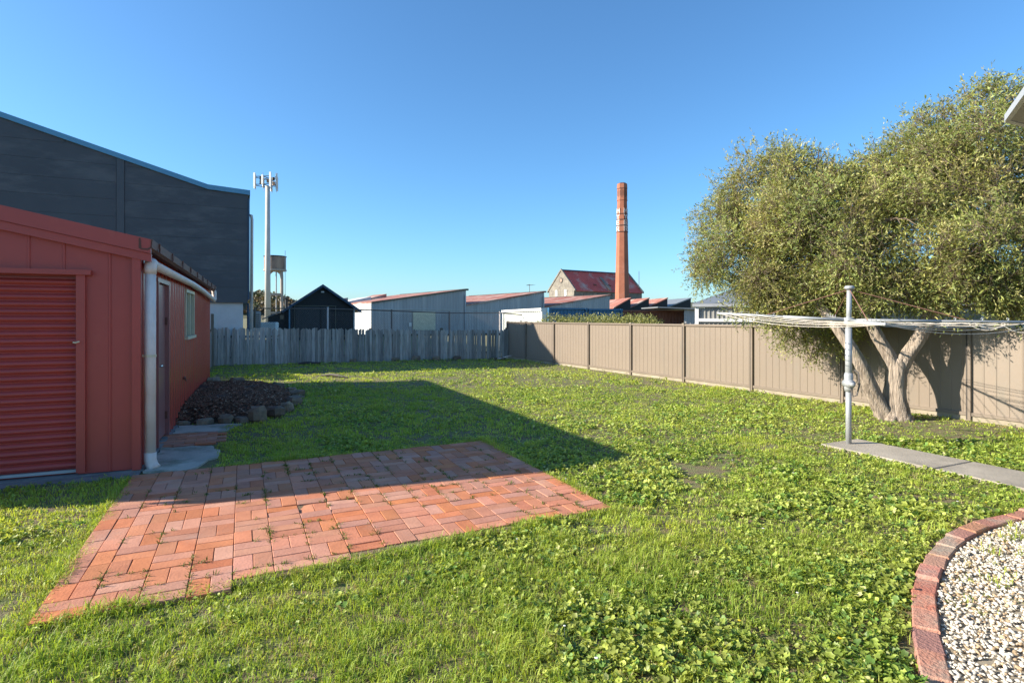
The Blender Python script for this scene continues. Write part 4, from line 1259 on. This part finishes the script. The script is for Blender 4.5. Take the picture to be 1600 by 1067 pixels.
# crown: leaf sprays around many lobes (local: x across, y away, z up)
def lobe(u, v, rpx, f, q=1.0):
    fm = max(-.15, min(1.9, (1500 - u) / 215))      # the crown leans along the fence
    fm = fm + f * .85
    dp = 9.0 + fm
    return ((u - 800) / 893 * dp - 600 / 893 * 9.0, fm, 1.6 + (496 - v) / 893 * dp, rpx / 893 * dp, q)
LB = [lobe(1160, 385, 78, -.2), lobe(1128, 348, 46, .2), lobe(1118, 425, 42, -.3), lobe(1208, 300, 72, .1), lobe(1175, 455, 50, -.4), lobe(1235, 425, 76, -.6),
      lobe(1278, 272, 56, -.1), lobe(1265, 350, 82, -.8), lobe(1235, 505, 42, .2), lobe(1285, 500, 48, .5), lobe(1262, 540, 24, .5), lobe(1325, 305, 58, .1), lobe(1330, 395, 74, -.8),
      lobe(1405, 250, 56, .1), lobe(1395, 340, 76, -.8), lobe(1390, 425, 42, -.7), lobe(1455, 215, 55, .2), lobe(1465, 295, 82, -.6), lobe(1470, 385, 62, -.8),
      lobe(1528, 178, 50, .1), lobe(1540, 255, 86, -.5), lobe(1535, 365, 70, -.9), lobe(1562, 450, 44, -.7), lobe(1605, 165, 52, .1), lobe(1625, 265, 92, -.4),
      lobe(1615, 390, 76, -.8), lobe(1690, 215, 90, 0), lobe(1700, 350, 95, -.5), lobe(1770, 300, 85, 0), lobe(1500, 435, 30, -.9), lobe(1610, 468, 42, -.5),
      lobe(1235, 335, 70, .9), lobe(1330, 360, 62, 1.1), lobe(1430, 310, 70, 1.2), lobe(1520, 270, 85, 1.2), lobe(1620, 290, 95, 1.1), lobe(1300, 430, 66, .7), lobe(1200, 420, 55, .6),
      lobe(1345, 452, 44, .9), lobe(1415, 440, 42, 1.1), lobe(1490, 430, 48, 1.2), lobe(1560, 440, 52, 1.2), lobe(1640, 440, 55, 1.0), lobe(1330, 505, 30, .9), lobe(1440, 470, 26, 1.2),
      lobe(1205, 470, 46, -.1), lobe(1285, 440, 50, -.5), lobe(1340, 425, 46, -.6), lobe(1110, 385, 40, 0), lobe(1150, 300, 40, .1),
      lobe(1375, 455, 40, -.8), lobe(1430, 448, 40, -.8), lobe(1485, 460, 34, -.7), lobe(1335, 478, 40, -.4), lobe(1540, 440, 42, -.8), lobe(1595, 462, 40, -.7), lobe(1350, 288, 54, 0), lobe(1300, 300, 60, .5), lobe(1385, 300, 60, .2)]
lb = np.array(LB)
# branches reaching into the lobes
br = MB()
starts = [(-.95, 0, 2.6), (.85, 0, 2.8), (-1.3, 1.0, 2.4), (-1.9, 1.7, 2.9), (-.7, 1.1, 3.0), (1.9, -.5, 3.1), (-.9, 1.1, 3.1), (1.3, .2, 3.6)]
for L_ in LB:
    c_ = Vector(L_[:3])
    s_ = min(starts, key=lambda q: (Vector(q) - c_).length)
    mid = Vector(s_).lerp(c_, .5) + Vector((random.uniform(-.2, .2), random.uniform(-.2, .2), random.uniform(-.1, .2)))
    p_, r_ = dense([s_, mid, c_], [.035, .024, .012], 4)
    br.tube(p_, r_, 6)
    for q in range(5):
        d_ = Vector((random.gauss(0, 1), random.gauss(0, 1), random.gauss(.3, .8))).normalized()
        e_ = c_ + d_ * L_[3] * .85
        br.tube([c_.lerp(mid, random.uniform(0, .5)), c_.lerp(e_, .55) + Vector((0, 0, .05)), e_], [.012, .008, .003], 4)
br.build('branches', m_twig, tree)

nt_ = 37000
# every lobe carries a dozen smaller clumps on its outside, so that gaps open between them
ncl = 15
cd = rng.normal(size=(len(lb), ncl, 3)); cd /= np.linalg.norm(cd, axis=2)[..., None]
cc = (lb[:, None, :3] + cd * (lb[:, 3] * .74)[:, None, None] * rng.uniform(.75, 1.12, (len(lb), ncl, 1))).reshape(-1, 3)
cr_ = (np.repeat(lb[:, 3], ncl) * rng.uniform(.24, .46, len(lb) * ncl))
ctone = rng.uniform(.72, 1.22, len(cc)); cyel = rng.random(len(cc))
wts = cr_ ** 2.1
li = rng.choice(len(cc), nt_, p=wts / wts.sum())
dirs = rng.normal(size=(nt_, 3)); dirs /= np.linalg.norm(dirs, axis=1)[:, None]
rad = cr_[li] * (1 - .75 * rng.random(nt_) ** 1.6) * (1 + .25 * np.abs(rng.normal(size=nt_)) * (rng.random(nt_) < .2))
tb = cc[li] + dirs * rad[:, None]
tb[:, 2] = np.maximum(tb[:, 2], .72)
# twig growth direction: outward, a little upward on top, drooping low down
gd = dirs * .8 + rng.normal(size=(nt_, 3)) * .55
gd[:, 2] += np.where(tb[:, 2] > 2.6, .35, -.25)
gd /= np.linalg.norm(gd, axis=1)[:, None]
nl = 10
tl_ = rng.uniform(.14, .34, nt_)
f_ = (np.arange(nl)[None] + rng.random((nt_, nl))) / nl
base = tb[:, None] + gd[:, None] * (f_ * tl_[:, None])[..., None]
base[..., 2] -= (f_ ** 2) * .05
ld_ = gd[:, None] * .75 + rng.normal(size=(nt_, nl, 3)) * .62
ld_ /= np.linalg.norm(ld_, axis=2)[..., None]
ll = rng.uniform(.038, .075, (nt_, nl)); lw = ll * rng.uniform(.11, .16, (nt_, nl))
sd = np.cross(ld_, rng.normal(size=(nt_, nl, 3))); sd /= np.linalg.norm(sd, axis=2)[..., None]
B0 = base.reshape(-1, 3); LD = (ld_ * ll[..., None]).reshape(-1, 3); SD = (sd * lw[..., None]).reshape(-1, 3)
nm = np.cross(LD, SD); nm /= np.linalg.norm(nm, axis=1)[:, None]
bend = nm * (ll.reshape(-1, 1) * rng.uniform(-.15, .15, (len(B0), 1)))
Vv = np.stack([B0, B0 + LD * .5 + SD + bend, B0 + LD * .5 - SD + bend, B0 + LD], 1).reshape(-1, 3)
nL = len(B0)
T = ((np.arange(nL) * 4)[:, None, None] + np.array([[0, 1, 2], [1, 3, 2]])[None]).reshape(-1, 3)
cA = np.array([.365, .38, .105]); cB = np.array([.205, .25, .075]); cC = np.array([.49, .43, .21])
q = rng.random((nL, 1))
lc = cA * q + cB * (1 - q)
twv = np.repeat(rng.random(nt_), nl)[:, None]
lc = np.where(twv < .22, lc * .5 + cC * .5, lc)
lc *= rng.uniform(.75, 1.25, (nL, 1)) * np.repeat(ctone[li], nl)[:, None]
lc[:, 0] *= 1 + .22 * (np.repeat(cyel[li], nl) - .4)
cro = np_mesh('crown', Vv, T, m_leaf_tree, np.repeat(lc, 4, 0), tree)
# woody stems of the sprays
Ts = tb; Te = tb + gd * tl_[:, None]; Te[:, 2] -= .05
s1 = np.cross(gd, rng.normal(size=(nt_, 3))); s1 /= np.linalg.norm(s1, axis=1)[:, None]; s2 = np.cross(gd, s1)
w0 = .0032
Vv = np.stack([Ts - gd * .10 + s1 * w0, Ts - gd * .10 - s1 * w0 * .5 + s2 * w0, Ts - gd * .10 - s1 * w0 * .5 - s2 * w0, Te], 1).reshape(-1, 3)
T = ((np.arange(nt_) * 4)[:, None, None] + np.array([[0, 1, 3], [1, 2, 3], [2, 0, 3]])[None]).reshape(-1, 3)
np_mesh('twigs', Vv, T, m_twig, None, tree)

# ------------------------------------------------------------------ clipped shrubs past the steel fence
def leafball(name, label, c, rx, ry, rz_, n, cols, size, group, cat='shrub'):
    t = thing(name, label, cat, (c[0], c[1], 0), 0, group)
    d_ = rng.normal(size=(n, 3)); d_ /= np.linalg.norm(d_, axis=1)[:, None]
    r_ = 1 - .5 * rng.random(n) ** 2
    r_ *= .82 + .36 * vnoise(d_[:, 0] * 3 + c[0], d_[:, 2] * 3 + d_[:, 1] * 2, .5)
    p = d_ * r_[:, None] * np.array([rx, ry, rz_]) + np.array([0, 0, c[2]])
    p[:, 2] = np.maximum(p[:, 2], .03)
    g_ = d_ + rng.normal(size=(n, 3)) * .8; g_ /= np.linalg.norm(g_, axis=1)[:, None]
    s_ = np.cross(g_, rng.normal(size=(n, 3))); s_ /= np.linalg.norm(s_, axis=1)[:, None]
    l_ = size * rng.uniform(.6, 1.4, (n, 1))
    Vv = np.stack([p, p + g_ * l_ * .5 + s_ * l_ * .22, p + g_ * l_ * .5 - s_ * l_ * .22, p + g_ * l_], 1).reshape(-1, 3)
    T = ((np.arange(n) * 4)[:, None, None] + np.array([[0, 1, 2], [1, 3, 2]])[None]).reshape(-1, 3)
    q = rng.random((n, 1)); col = (np.array(cols[0]) * q + np.array(cols[1]) * (1 - q)) * rng.uniform(.7, 1.3, (n, 1))
    np_mesh('foliage', Vv, T, m_leaf_tree, np.repeat(col, 4, 0), t)
    st = MB()
    for k in range(5):
        a = k * 1.26
        st.tube([(.06 * math.cos(a), .06 * math.sin(a), 0), (rx * .3 * math.cos(a), ry * .3 * math.sin(a), c[2])], [.025, .012], 5)
    st.build('stems', m_twig, t)
    return t

HS = [(866, 20.6, .62, .34), (889, 19.8, .5, .22), (914, 18.9, .62, .30), (938, 17.9, .55, .27), (955, 17.2, .5, .29), (974, 16.6, .55, .24), (994, 16.0, .55, .26), (1013, 15.4, .42, .20)]
labs = ['olive shrub at the fence corner beside the white panel wall', 'low olive shrub, second from the white panel wall', 'olive shrub, third from the white panel wall',
        'olive shrub in front of the blue containers, fourth in the row', 'olive shrub below the brick chimney, fifth in the row', 'olive shrub before the rust container, sixth in the row',
        'olive shrub before the rust container, seventh in the row', 'smallest olive shrub at the far end of the row']
for k, (u, d, rr_, tp) in enumerate(HS):
    p = V((u - 800) / 893 * (d + 1.1), d + 1.1)
    leafball('hedge_shrub', labs[k], (p.x, p.y, 1.12), rr_ * 1.15, rr_, .42 + tp * .5, 2600, ((.34, .33, .12), (.17, .19, .06)), .07, 'shrubs in a row past the steel fence')

# trees on the left hill, one far mass
n = 5200
uu = rng.uniform(-.52, -.35, n)
dd = 820 + rng.random(n) * 75
hh = 39 * np.exp(-((uu + .44) / .09) ** 2) * (.22 + .78 * (dd - 820) / 75)
hh += rng.random(n) * 5
bp = np.stack([dd * _s + uu * dd * _c, dd * _c - uu * dd * _s, hh], 1)
g_ = rng.normal(size=(n, 3)); g_ /= np.linalg.norm(g_, axis=1)[:, None]
s_ = np.cross(g_, rng.normal(size=(n, 3))); s_ /= np.linalg.norm(s_, axis=1)[:, None]
l_ = rng.uniform(1.2, 3.2, (n, 1))
Vv = np.stack([bp - g_ * l_, bp + s_ * l_ * .7, bp - s_ * l_ * .7, bp + g_ * l_], 1).reshape(-1, 3)
T = ((np.arange(n) * 4)[:, None, None] + np.array([[0, 1, 2], [1, 3, 2]])[None]).reshape(-1, 3)
q = vnoise(uu * 900, dd, 9)[:, None]
col = np.array([.06, .085, .04]) * q + np.array([.20, .13, .085]) * (1 - q)
tag(np_mesh('hill_woodland', Vv, T, m_leaf_tree, np.repeat(col * rng.uniform(.6, 1.3, (n, 1)), 4, 0)), 'brown and green woodland on the hill beyond the mast', 'woodland', kind='stuff')

# ------------------------------------------------------------------ lawn: grass blades and broad-leaved weeds
def lawn_ok(x, y, m=0.0):
    ok = (x < 9.44 + (20.2 - y) * .0508 - .05) & (y < 21.42 - (x + .9) * .105 - .03)
    wallx = SHX + (y - SHY) * math.tan(-SHR)
    ok &= np.where(y > SHY + SL, x > -.88, np.where(y > SHY - .22, x > wallx + .05, x > -8))
    pf_ = 3.70 + (x + 1) * .055
    wob = .13 * (vnoise(x, y, .16) - .62)
    ok &= ~((x > PXA - .02 - wob + m) & (x < PXB + wob - m + .0) & (y > pf_ - wob + m) & (y < PYB + wob - m))
    ok &= ~((x > 6.49) & (x < 7.22) & (y < 4.82))
    ok &= ~((x > -1.0) & (x < -.28 + .1 * vnoise(x, y, .3)) & (y > 6.75) & (y < 9.7))
    ok &= ~inpoly(x, y, [(-1.2, 9.6)] + [(p[0] + .16, p[1]) for p in BP[1:-1]] + [(-1.2, 14.9)])
    ok &= y > ecy(x) + .03
    ok &= (x - TB.x) ** 2 + (y - TB.y) ** 2 > .10
    return ok

def scatter(n, d0, d1):
    d = np.sqrt(rng.uniform(d0 * d0, d1 * d1, n))
    l = rng.uniform(-1.06, 1.06, n) * (d + .3)
    x = d * _s + l * _c; y = d * _c - l * _s
    ok = lawn_ok(x, y)
    return x[ok], y[ok], d[ok]

def bare(x, y):
    """how much of the ground shows: 0 full cover, 1 bare"""
    b_ = np.clip((vnoise(x + 3, y + 8, .55) * .6 + vnoise(x, y, .21) * .4 - .72) * 7, 0, 1)
    b_ = np.maximum(b_, np.clip(1.2 - np.hypot((x - 9.3) / 1.4, (y - 4.9) / 1.1), 0, .75))
    b_ = np.maximum(b_, .8 * np.clip(1.3 - np.hypot((x - 9.9) / .6, (y - 3.3) / 1.6), 0, 1))
    b_ = np.maximum(b_, .7 * np.exp(-((fx(y) - x) / .28) ** 2) * (y < 17))
    return b_

def weedy(x, y):
    q = vnoise(x, y, 1.35) * .55 + vnoise(x + 9, y + 4, .5) * .45
    q = q + .14 * np.clip((x - 2.2) / 2.5, -1, 1) * (y < 18)
    q = q - .10 * np.exp(-((y - 2.6 - .1 * x) / .7) ** 2)
    shade = (x < 3.6) & (y > 6.8)
    return np.where(shade, q - .16, q)

def blades(name, groups, pts=None):
    VV, TT, CC = [], [], []
    b0 = 0
    for n, d0, d1, hs, ws in groups:
        per = 11
        if pts is None:
            x, y, d = scatter(n // per, d0, d1)
            k = rng.random(len(x)) > bare(x, y) * .9
            wq = weedy(x, y)
            k &= rng.random(len(x)) > np.clip((wq - .42) * 3.4, 0, .86)
            x, y = x[k], y[k]
        else:
            x, y = pts
        m = len(x)
        th = hs * (.40 + 1.15 * vnoise(x, y, .38) * (.45 + vnoise(x, y, 1.6))) * rng.uniform(.55, 1.35, m)
        taz = rng.random(m) * 6.283
        tq = vnoise(x, y, .9) * .65 + rng.random(m) * .55
        tdry = rng.random(m) < .05
        sp_ = .010 + ws * 3.2
        n_ = m * per
        x = np.repeat(x, per) + rng.normal(size=n_) * sp_; y = np.repeat(y, per) + rng.normal(size=n_) * sp_
        h_ = np.repeat(th, per) * rng.uniform(.5, 1.2, n_)
        w_ = ws * rng.uniform(.7, 1.3, n_)
        az = np.repeat(taz, per) + rng.normal(size=n_) * 1.3; ln = rng.uniform(.2, 1.25, n_)
        q = np.repeat(tq, per)[:, None] + rng.uniform(-.12, .12, (n_, 1))
        dry = np.repeat(tdry, per)[:, None] | (rng.random((n_, 1)) < .05)
        ca, sa = np.cos(az), np.sin(az)
        tw = az + rng.uniform(.9, 2.2, n_)
        sx_, sy_ = np.cos(tw) * w_ / 2, np.sin(tw) * w_ / 2
        z0 = np.full(n_, -.004)
        mx, my, mz = x + ca * h_ * ln * .35, y + sa * h_ * ln * .35, h_ * .62
        tx, ty, tz = x + ca * h_ * ln, y + sa * h_ * ln, h_ * (1.02 - .35 * ln)
        v = np.stack([np.stack([x - sx_, y - sy_, z0], 1), np.stack([x + sx_, y + sy_, z0], 1),
                      np.stack([mx - sx_ * .8, my - sy_ * .8, mz], 1), np.stack([mx + sx_ * .8, my + sy_ * .8, mz], 1), np.stack([tx, ty, tz], 1)], 1)
        t = (np.arange(n_) * 5)[:, None, None] + np.array([[0, 1, 2], [1, 3, 2], [2, 3, 4]])[None]
        c_ = np.array([.25, .40, .05]) * (1 - q) + np.array([.58, .65, .11]) * q
        c_ = np.where(dry, np.array([.46, .39, .17]), c_) * rng.uniform(.75, 1.2, (n_, 1)) * (.92 if d0 < 4 else .98 if d0 < 7 else 1.04)
        VV.append(v.reshape(-1, 3)); TT.append(t.reshape(-1, 3) + b0); CC.append(np.repeat(c_, 5, 0))
        b0 += n_ * 5
    VV, TT, CC = np.concatenate(VV), np.concatenate(TT), np.concatenate(CC)
    print(name, len(TT), 'tris')
    return np_mesh(name, VV, TT, m_blade, CC)

def weeds(name, groups):
    VV, TT, CC = [], [], []
    b0 = 0
    th = np.array([-2.55, -1.9, -1.35, -.75, -.32, .32, .75, 1.35, 1.9, 2.55])
    rr_ = np.array([.70, .78, 1.0, .74, 1.04, 1.04, .74, 1.0, .78, .70])
    th0, rr0 = th, rr_
    for n, d0, d1, sz, per in groups:
        if d0 > 7:
            th, rr_ = np.array([-2.2, -1.1, 0, 1.1, 2.2]), np.array([.72, .95, 1.0, .9, .70])
        else:
            th, rr_ = th0, rr0
        nr = len(th)
        x, y, d = scatter(n, d0, d1)
        wq = weedy(x, y)
        k = (rng.random(len(x)) < np.clip((wq - .27) * 4.5, .10, 1)) & (rng.random(len(x)) > bare(x, y))
        x, y = x[k], y[k]
        m = len(x)
        lush = .5 + .9 * vnoise(x, y, .6) * (.55 + .9 * vnoise(x + 5, y, 1.9))
        csz = sz * lush * rng.uniform(.7, 1.3, m)
        # leaves of each clump
        X = np.repeat(x, per); Y = np.repeat(y, per); S = np.repeat(csz, per) * rng.uniform(.55, 1.25, m * per); LU = np.repeat(lush, per)
        az = rng.random(m * per) * 6.283
        ro = np.sqrt(rng.random(m * per)) * S * 2.1
        hz = S * (2.9 - .8 * ro / (S + 1e-6)) * rng.uniform(.35, 1.0, m * per)
        cx_, cy_, cz_ = X + np.cos(az) * ro, Y + np.sin(az) * ro, hz + .004
        # leaf frame: outward direction tilted, normal mostly up
        yaw = az + rng.normal(size=m * per) * .7
        til = rng.normal(size=m * per) * .5 - .12
        ox = np.stack([np.cos(yaw) * np.cos(til), np.sin(yaw) * np.cos(til), np.sin(til)], 1)
        rol = rng.normal(size=m * per) * .45
        sy = np.stack([-np.sin(yaw) * np.cos(rol), np.cos(yaw) * np.cos(rol), np.sin(rol)], 1)
        up = np.cross(ox, sy)
        C0 = np.stack([cx_, cy_, cz_], 1)
        pts = [C0 - up * (S * .28)[:, None]]
        for a_, r_ in zip(th, rr_):
            rj = r_ * rng.uniform(.78, 1.15, m * per)
            pts.append(C0 + ox * (np.cos(a_) * rj * S)[:, None] + sy * (np.sin(a_) * rj * S * .92)[:, None] + up * (rng.uniform(-.12, .16, m * per) * S)[:, None])
        v = np.stack(pts, 1)
        t = (np.arange(m * per) * (nr + 1))[:, None, None] + np.array([[0, i, i + 1] for i in range(1, nr)])[None]
        q = np.repeat(vnoise(x + 2, y + 6, 1.1) * .6 + rng.random(m) * .5, per)[:, None]
        c_ = np.array([.33, .48, .07]) * (1 - q) + np.array([.66, .71, .16]) * q
        c_ = c_ * rng.uniform(.6, 1.15, (m * per, 1)) * np.repeat(rng.uniform(.7, 1.12, m), per)[:, None] * (.92 if d0 < 4 else .98 if d0 < 7 else 1.04)
        dk = np.repeat(rng.random(m) < .22, per)[:, None]
        c_ = np.where(dk, c_ * np.array([.52, .72, .8]), c_)
        pale = rng.random((m * per, 1)) < .02
        c_ = np.where(pale, np.array([.70, .68, .30]), c_)
        VV.append(v.reshape(-1, 3)); TT.append(t.reshape(-1, 3) + b0); CC.append(np.repeat(c_, nr + 1, 0) * np.tile(np.array([.8] + [1.0] * nr), m * per)[:, None])
        b0 += m * per * (nr + 1)
    VV, TT, CC = np.concatenate(VV), np.concatenate(TT), np.concatenate(CC)
    print(name, len(TT), 'tris')
    return np_mesh(name, VV, TT, m_leaf_lawn, CC)

gl = blades('grass', [(150000, 1.7, 4.2, .050, .0040), (160000, 4.2, 7.5, .046, .0060), (180000, 7.5, 13, .045, .009), (150000, 13, 23.5, .045, .014)])
tag(gl, 'sunlit green grass of the back lawn', 'grass', kind='stuff')
wl = weeds('lawn_weeds', [(13300, 1.7, 4.2, .0138, 9), (15300, 4.2, 7.5, .0165, 8), (27000, 7.5, 13, .0185, 6), (27000, 13, 23.5, .024, 4)])
tag(wl, 'broad leaved weeds growing through the lawn', 'weeds', kind='stuff')

# taller tufts leaning over the patio's edges, and a few in the pebbles
ne = 1500
ex, ey = [], []
for k in range(ne):
    q = random.random()
    if q < .30: px0, py0 = PXA - abs(random.gauss(0, .05)) + .02, random.uniform(3.6, 6.6)
    elif q < .62:
        px0 = random.uniform(PXA - .1, PXB + .05); py0 = 3.70 + (px0 + 1) * .055 - abs(random.gauss(0, .05)) + .035
    elif q < .80: px0, py0 = PXB + abs(random.gauss(0, .05)) - .02, random.uniform(3.8, 6.8)
    else: px0, py0 = random.uniform(-.3, PXB + .05), PYB + abs(random.gauss(0, .05)) - .01
    ex.append(px0); ey.append(py0)
for k in range(60):
    px0 = random.uniform(3.4, 6.2); py0 = float(ecy(px0)) - abs(random.gauss(0, .28)) - .14
    ex.append(px0); ey.append(py0)
eg = blades('edge_grass', [(0, 0, 0, .075, .0045)], (np.array(ex), np.array(ey)))
tag(eg, 'taller grass tufts hanging over the edges of the patio and pebble bed', 'grass', kind='stuff')

# daisies and dandelions
nf = 70
x, y, d = scatter(nf * 3, 2.0, 9.0)
k = (x > 1.0); x, y = x[k][:nf], y[k][:nf]
a6 = np.arange(7) * 2 * np.pi / 7
zf = rng.uniform(.05, .085, len(x)); rf_ = rng.uniform(.006, .011, len(x))
ctr = np.stack([x, y, zf], 1)
rim = np.stack([x[:, None] + rf_[:, None] * np.cos(a6), y[:, None] + rf_[:, None] * np.sin(a6), np.repeat(zf[:, None] - .002, 7, 1)], -1)
low_ = np.stack([x, y, np.zeros_like(x)], 1); low2 = low_ + [.002, 0, 0]
Vf = np.concatenate([ctr[:, None], rim, low_[:, None], low2[:, None]], 1)
Tf = np.array([[0, i, i % 7 + 1] for i in range(1, 8)] + [[8, 9, 0]])
cf_ = np.where(rng.random(len(x))[:, None] < .55, [[.75, .74, .66]], [[.70, .50, .03]])
cf_ = np.repeat(cf_, 10, 0)
tag(np_mesh('lawn_flowers', Vf.reshape(-1, 3), ((np.arange(len(x)) * 10)[:, None, None] + Tf[None]).reshape(-1, 3), m_pebble, cf_), 'tiny white and yellow flowers dotted through the lawn', 'flowers', kind='stuff')

# grass in the brick joints
n = 900
jx, jy = [], []
for k in range(n):
    i = random.randrange(1, ncol)
    if random.random() < .6:
        jx.append(PXA + i * mod + random.gauss(0, .003)); jy.append(random.uniform(3.75, 6.7))
    else:
        jx.append(random.uniform(PXA + .05, PXB - .05)); jy.append(PYB - random.randrange(1, nrow) * mod + random.gauss(0, .003))
jx, jy = np.array(jx), np.array(jy)
keep = vnoise(jx, jy, .35) > .42
jx, jy = jx[keep], jy[keep]
per = 9
X = np.repeat(jx, per) + rng.normal(size=len(jx) * per) * .010; Y = np.repeat(jy, per) + rng.normal(size=len(jx) * per) * .012
n_ = len(X); h_ = rng.uniform(.010, .038, n_); az = rng.random(n_) * 6.283; w_ = .005
sx_, sy_ = -np.sin(az) * w_ / 2, np.cos(az) * w_ / 2
z0 = np.full(n_, .021)
v = np.stack([np.stack([X - sx_, Y - sy_, z0], 1), np.stack([X + sx_, Y + sy_, z0], 1),
              np.stack([X + np.cos(az) * h_ * .4 - sx_, Y + np.sin(az) * h_ * .4 - sy_, z0 + h_ * .6], 1), np.stack([X + np.cos(az) * h_ * .4 + sx_, Y + np.sin(az) * h_ * .4 + sy_, z0 + h_ * .6], 1),
              np.stack([X + np.cos(az) * h_, Y + np.sin(az) * h_, z0 + h_ * .8], 1)], 1)
t = (np.arange(n_) * 5)[:, None, None] + np.array([[0, 1, 2], [1, 3, 2], [2, 3, 4]])[None]
c_ = np.array([.13, .19, .035]) * rng.uniform(.6, 1.3, (n_, 1))
tag(np_mesh('joint_weeds', v.reshape(-1, 3), t.reshape(-1, 3), m_blade, np.repeat(c_, 5, 0)), 'tiny weeds sprouting between the patio bricks', 'weeds', kind='stuff')
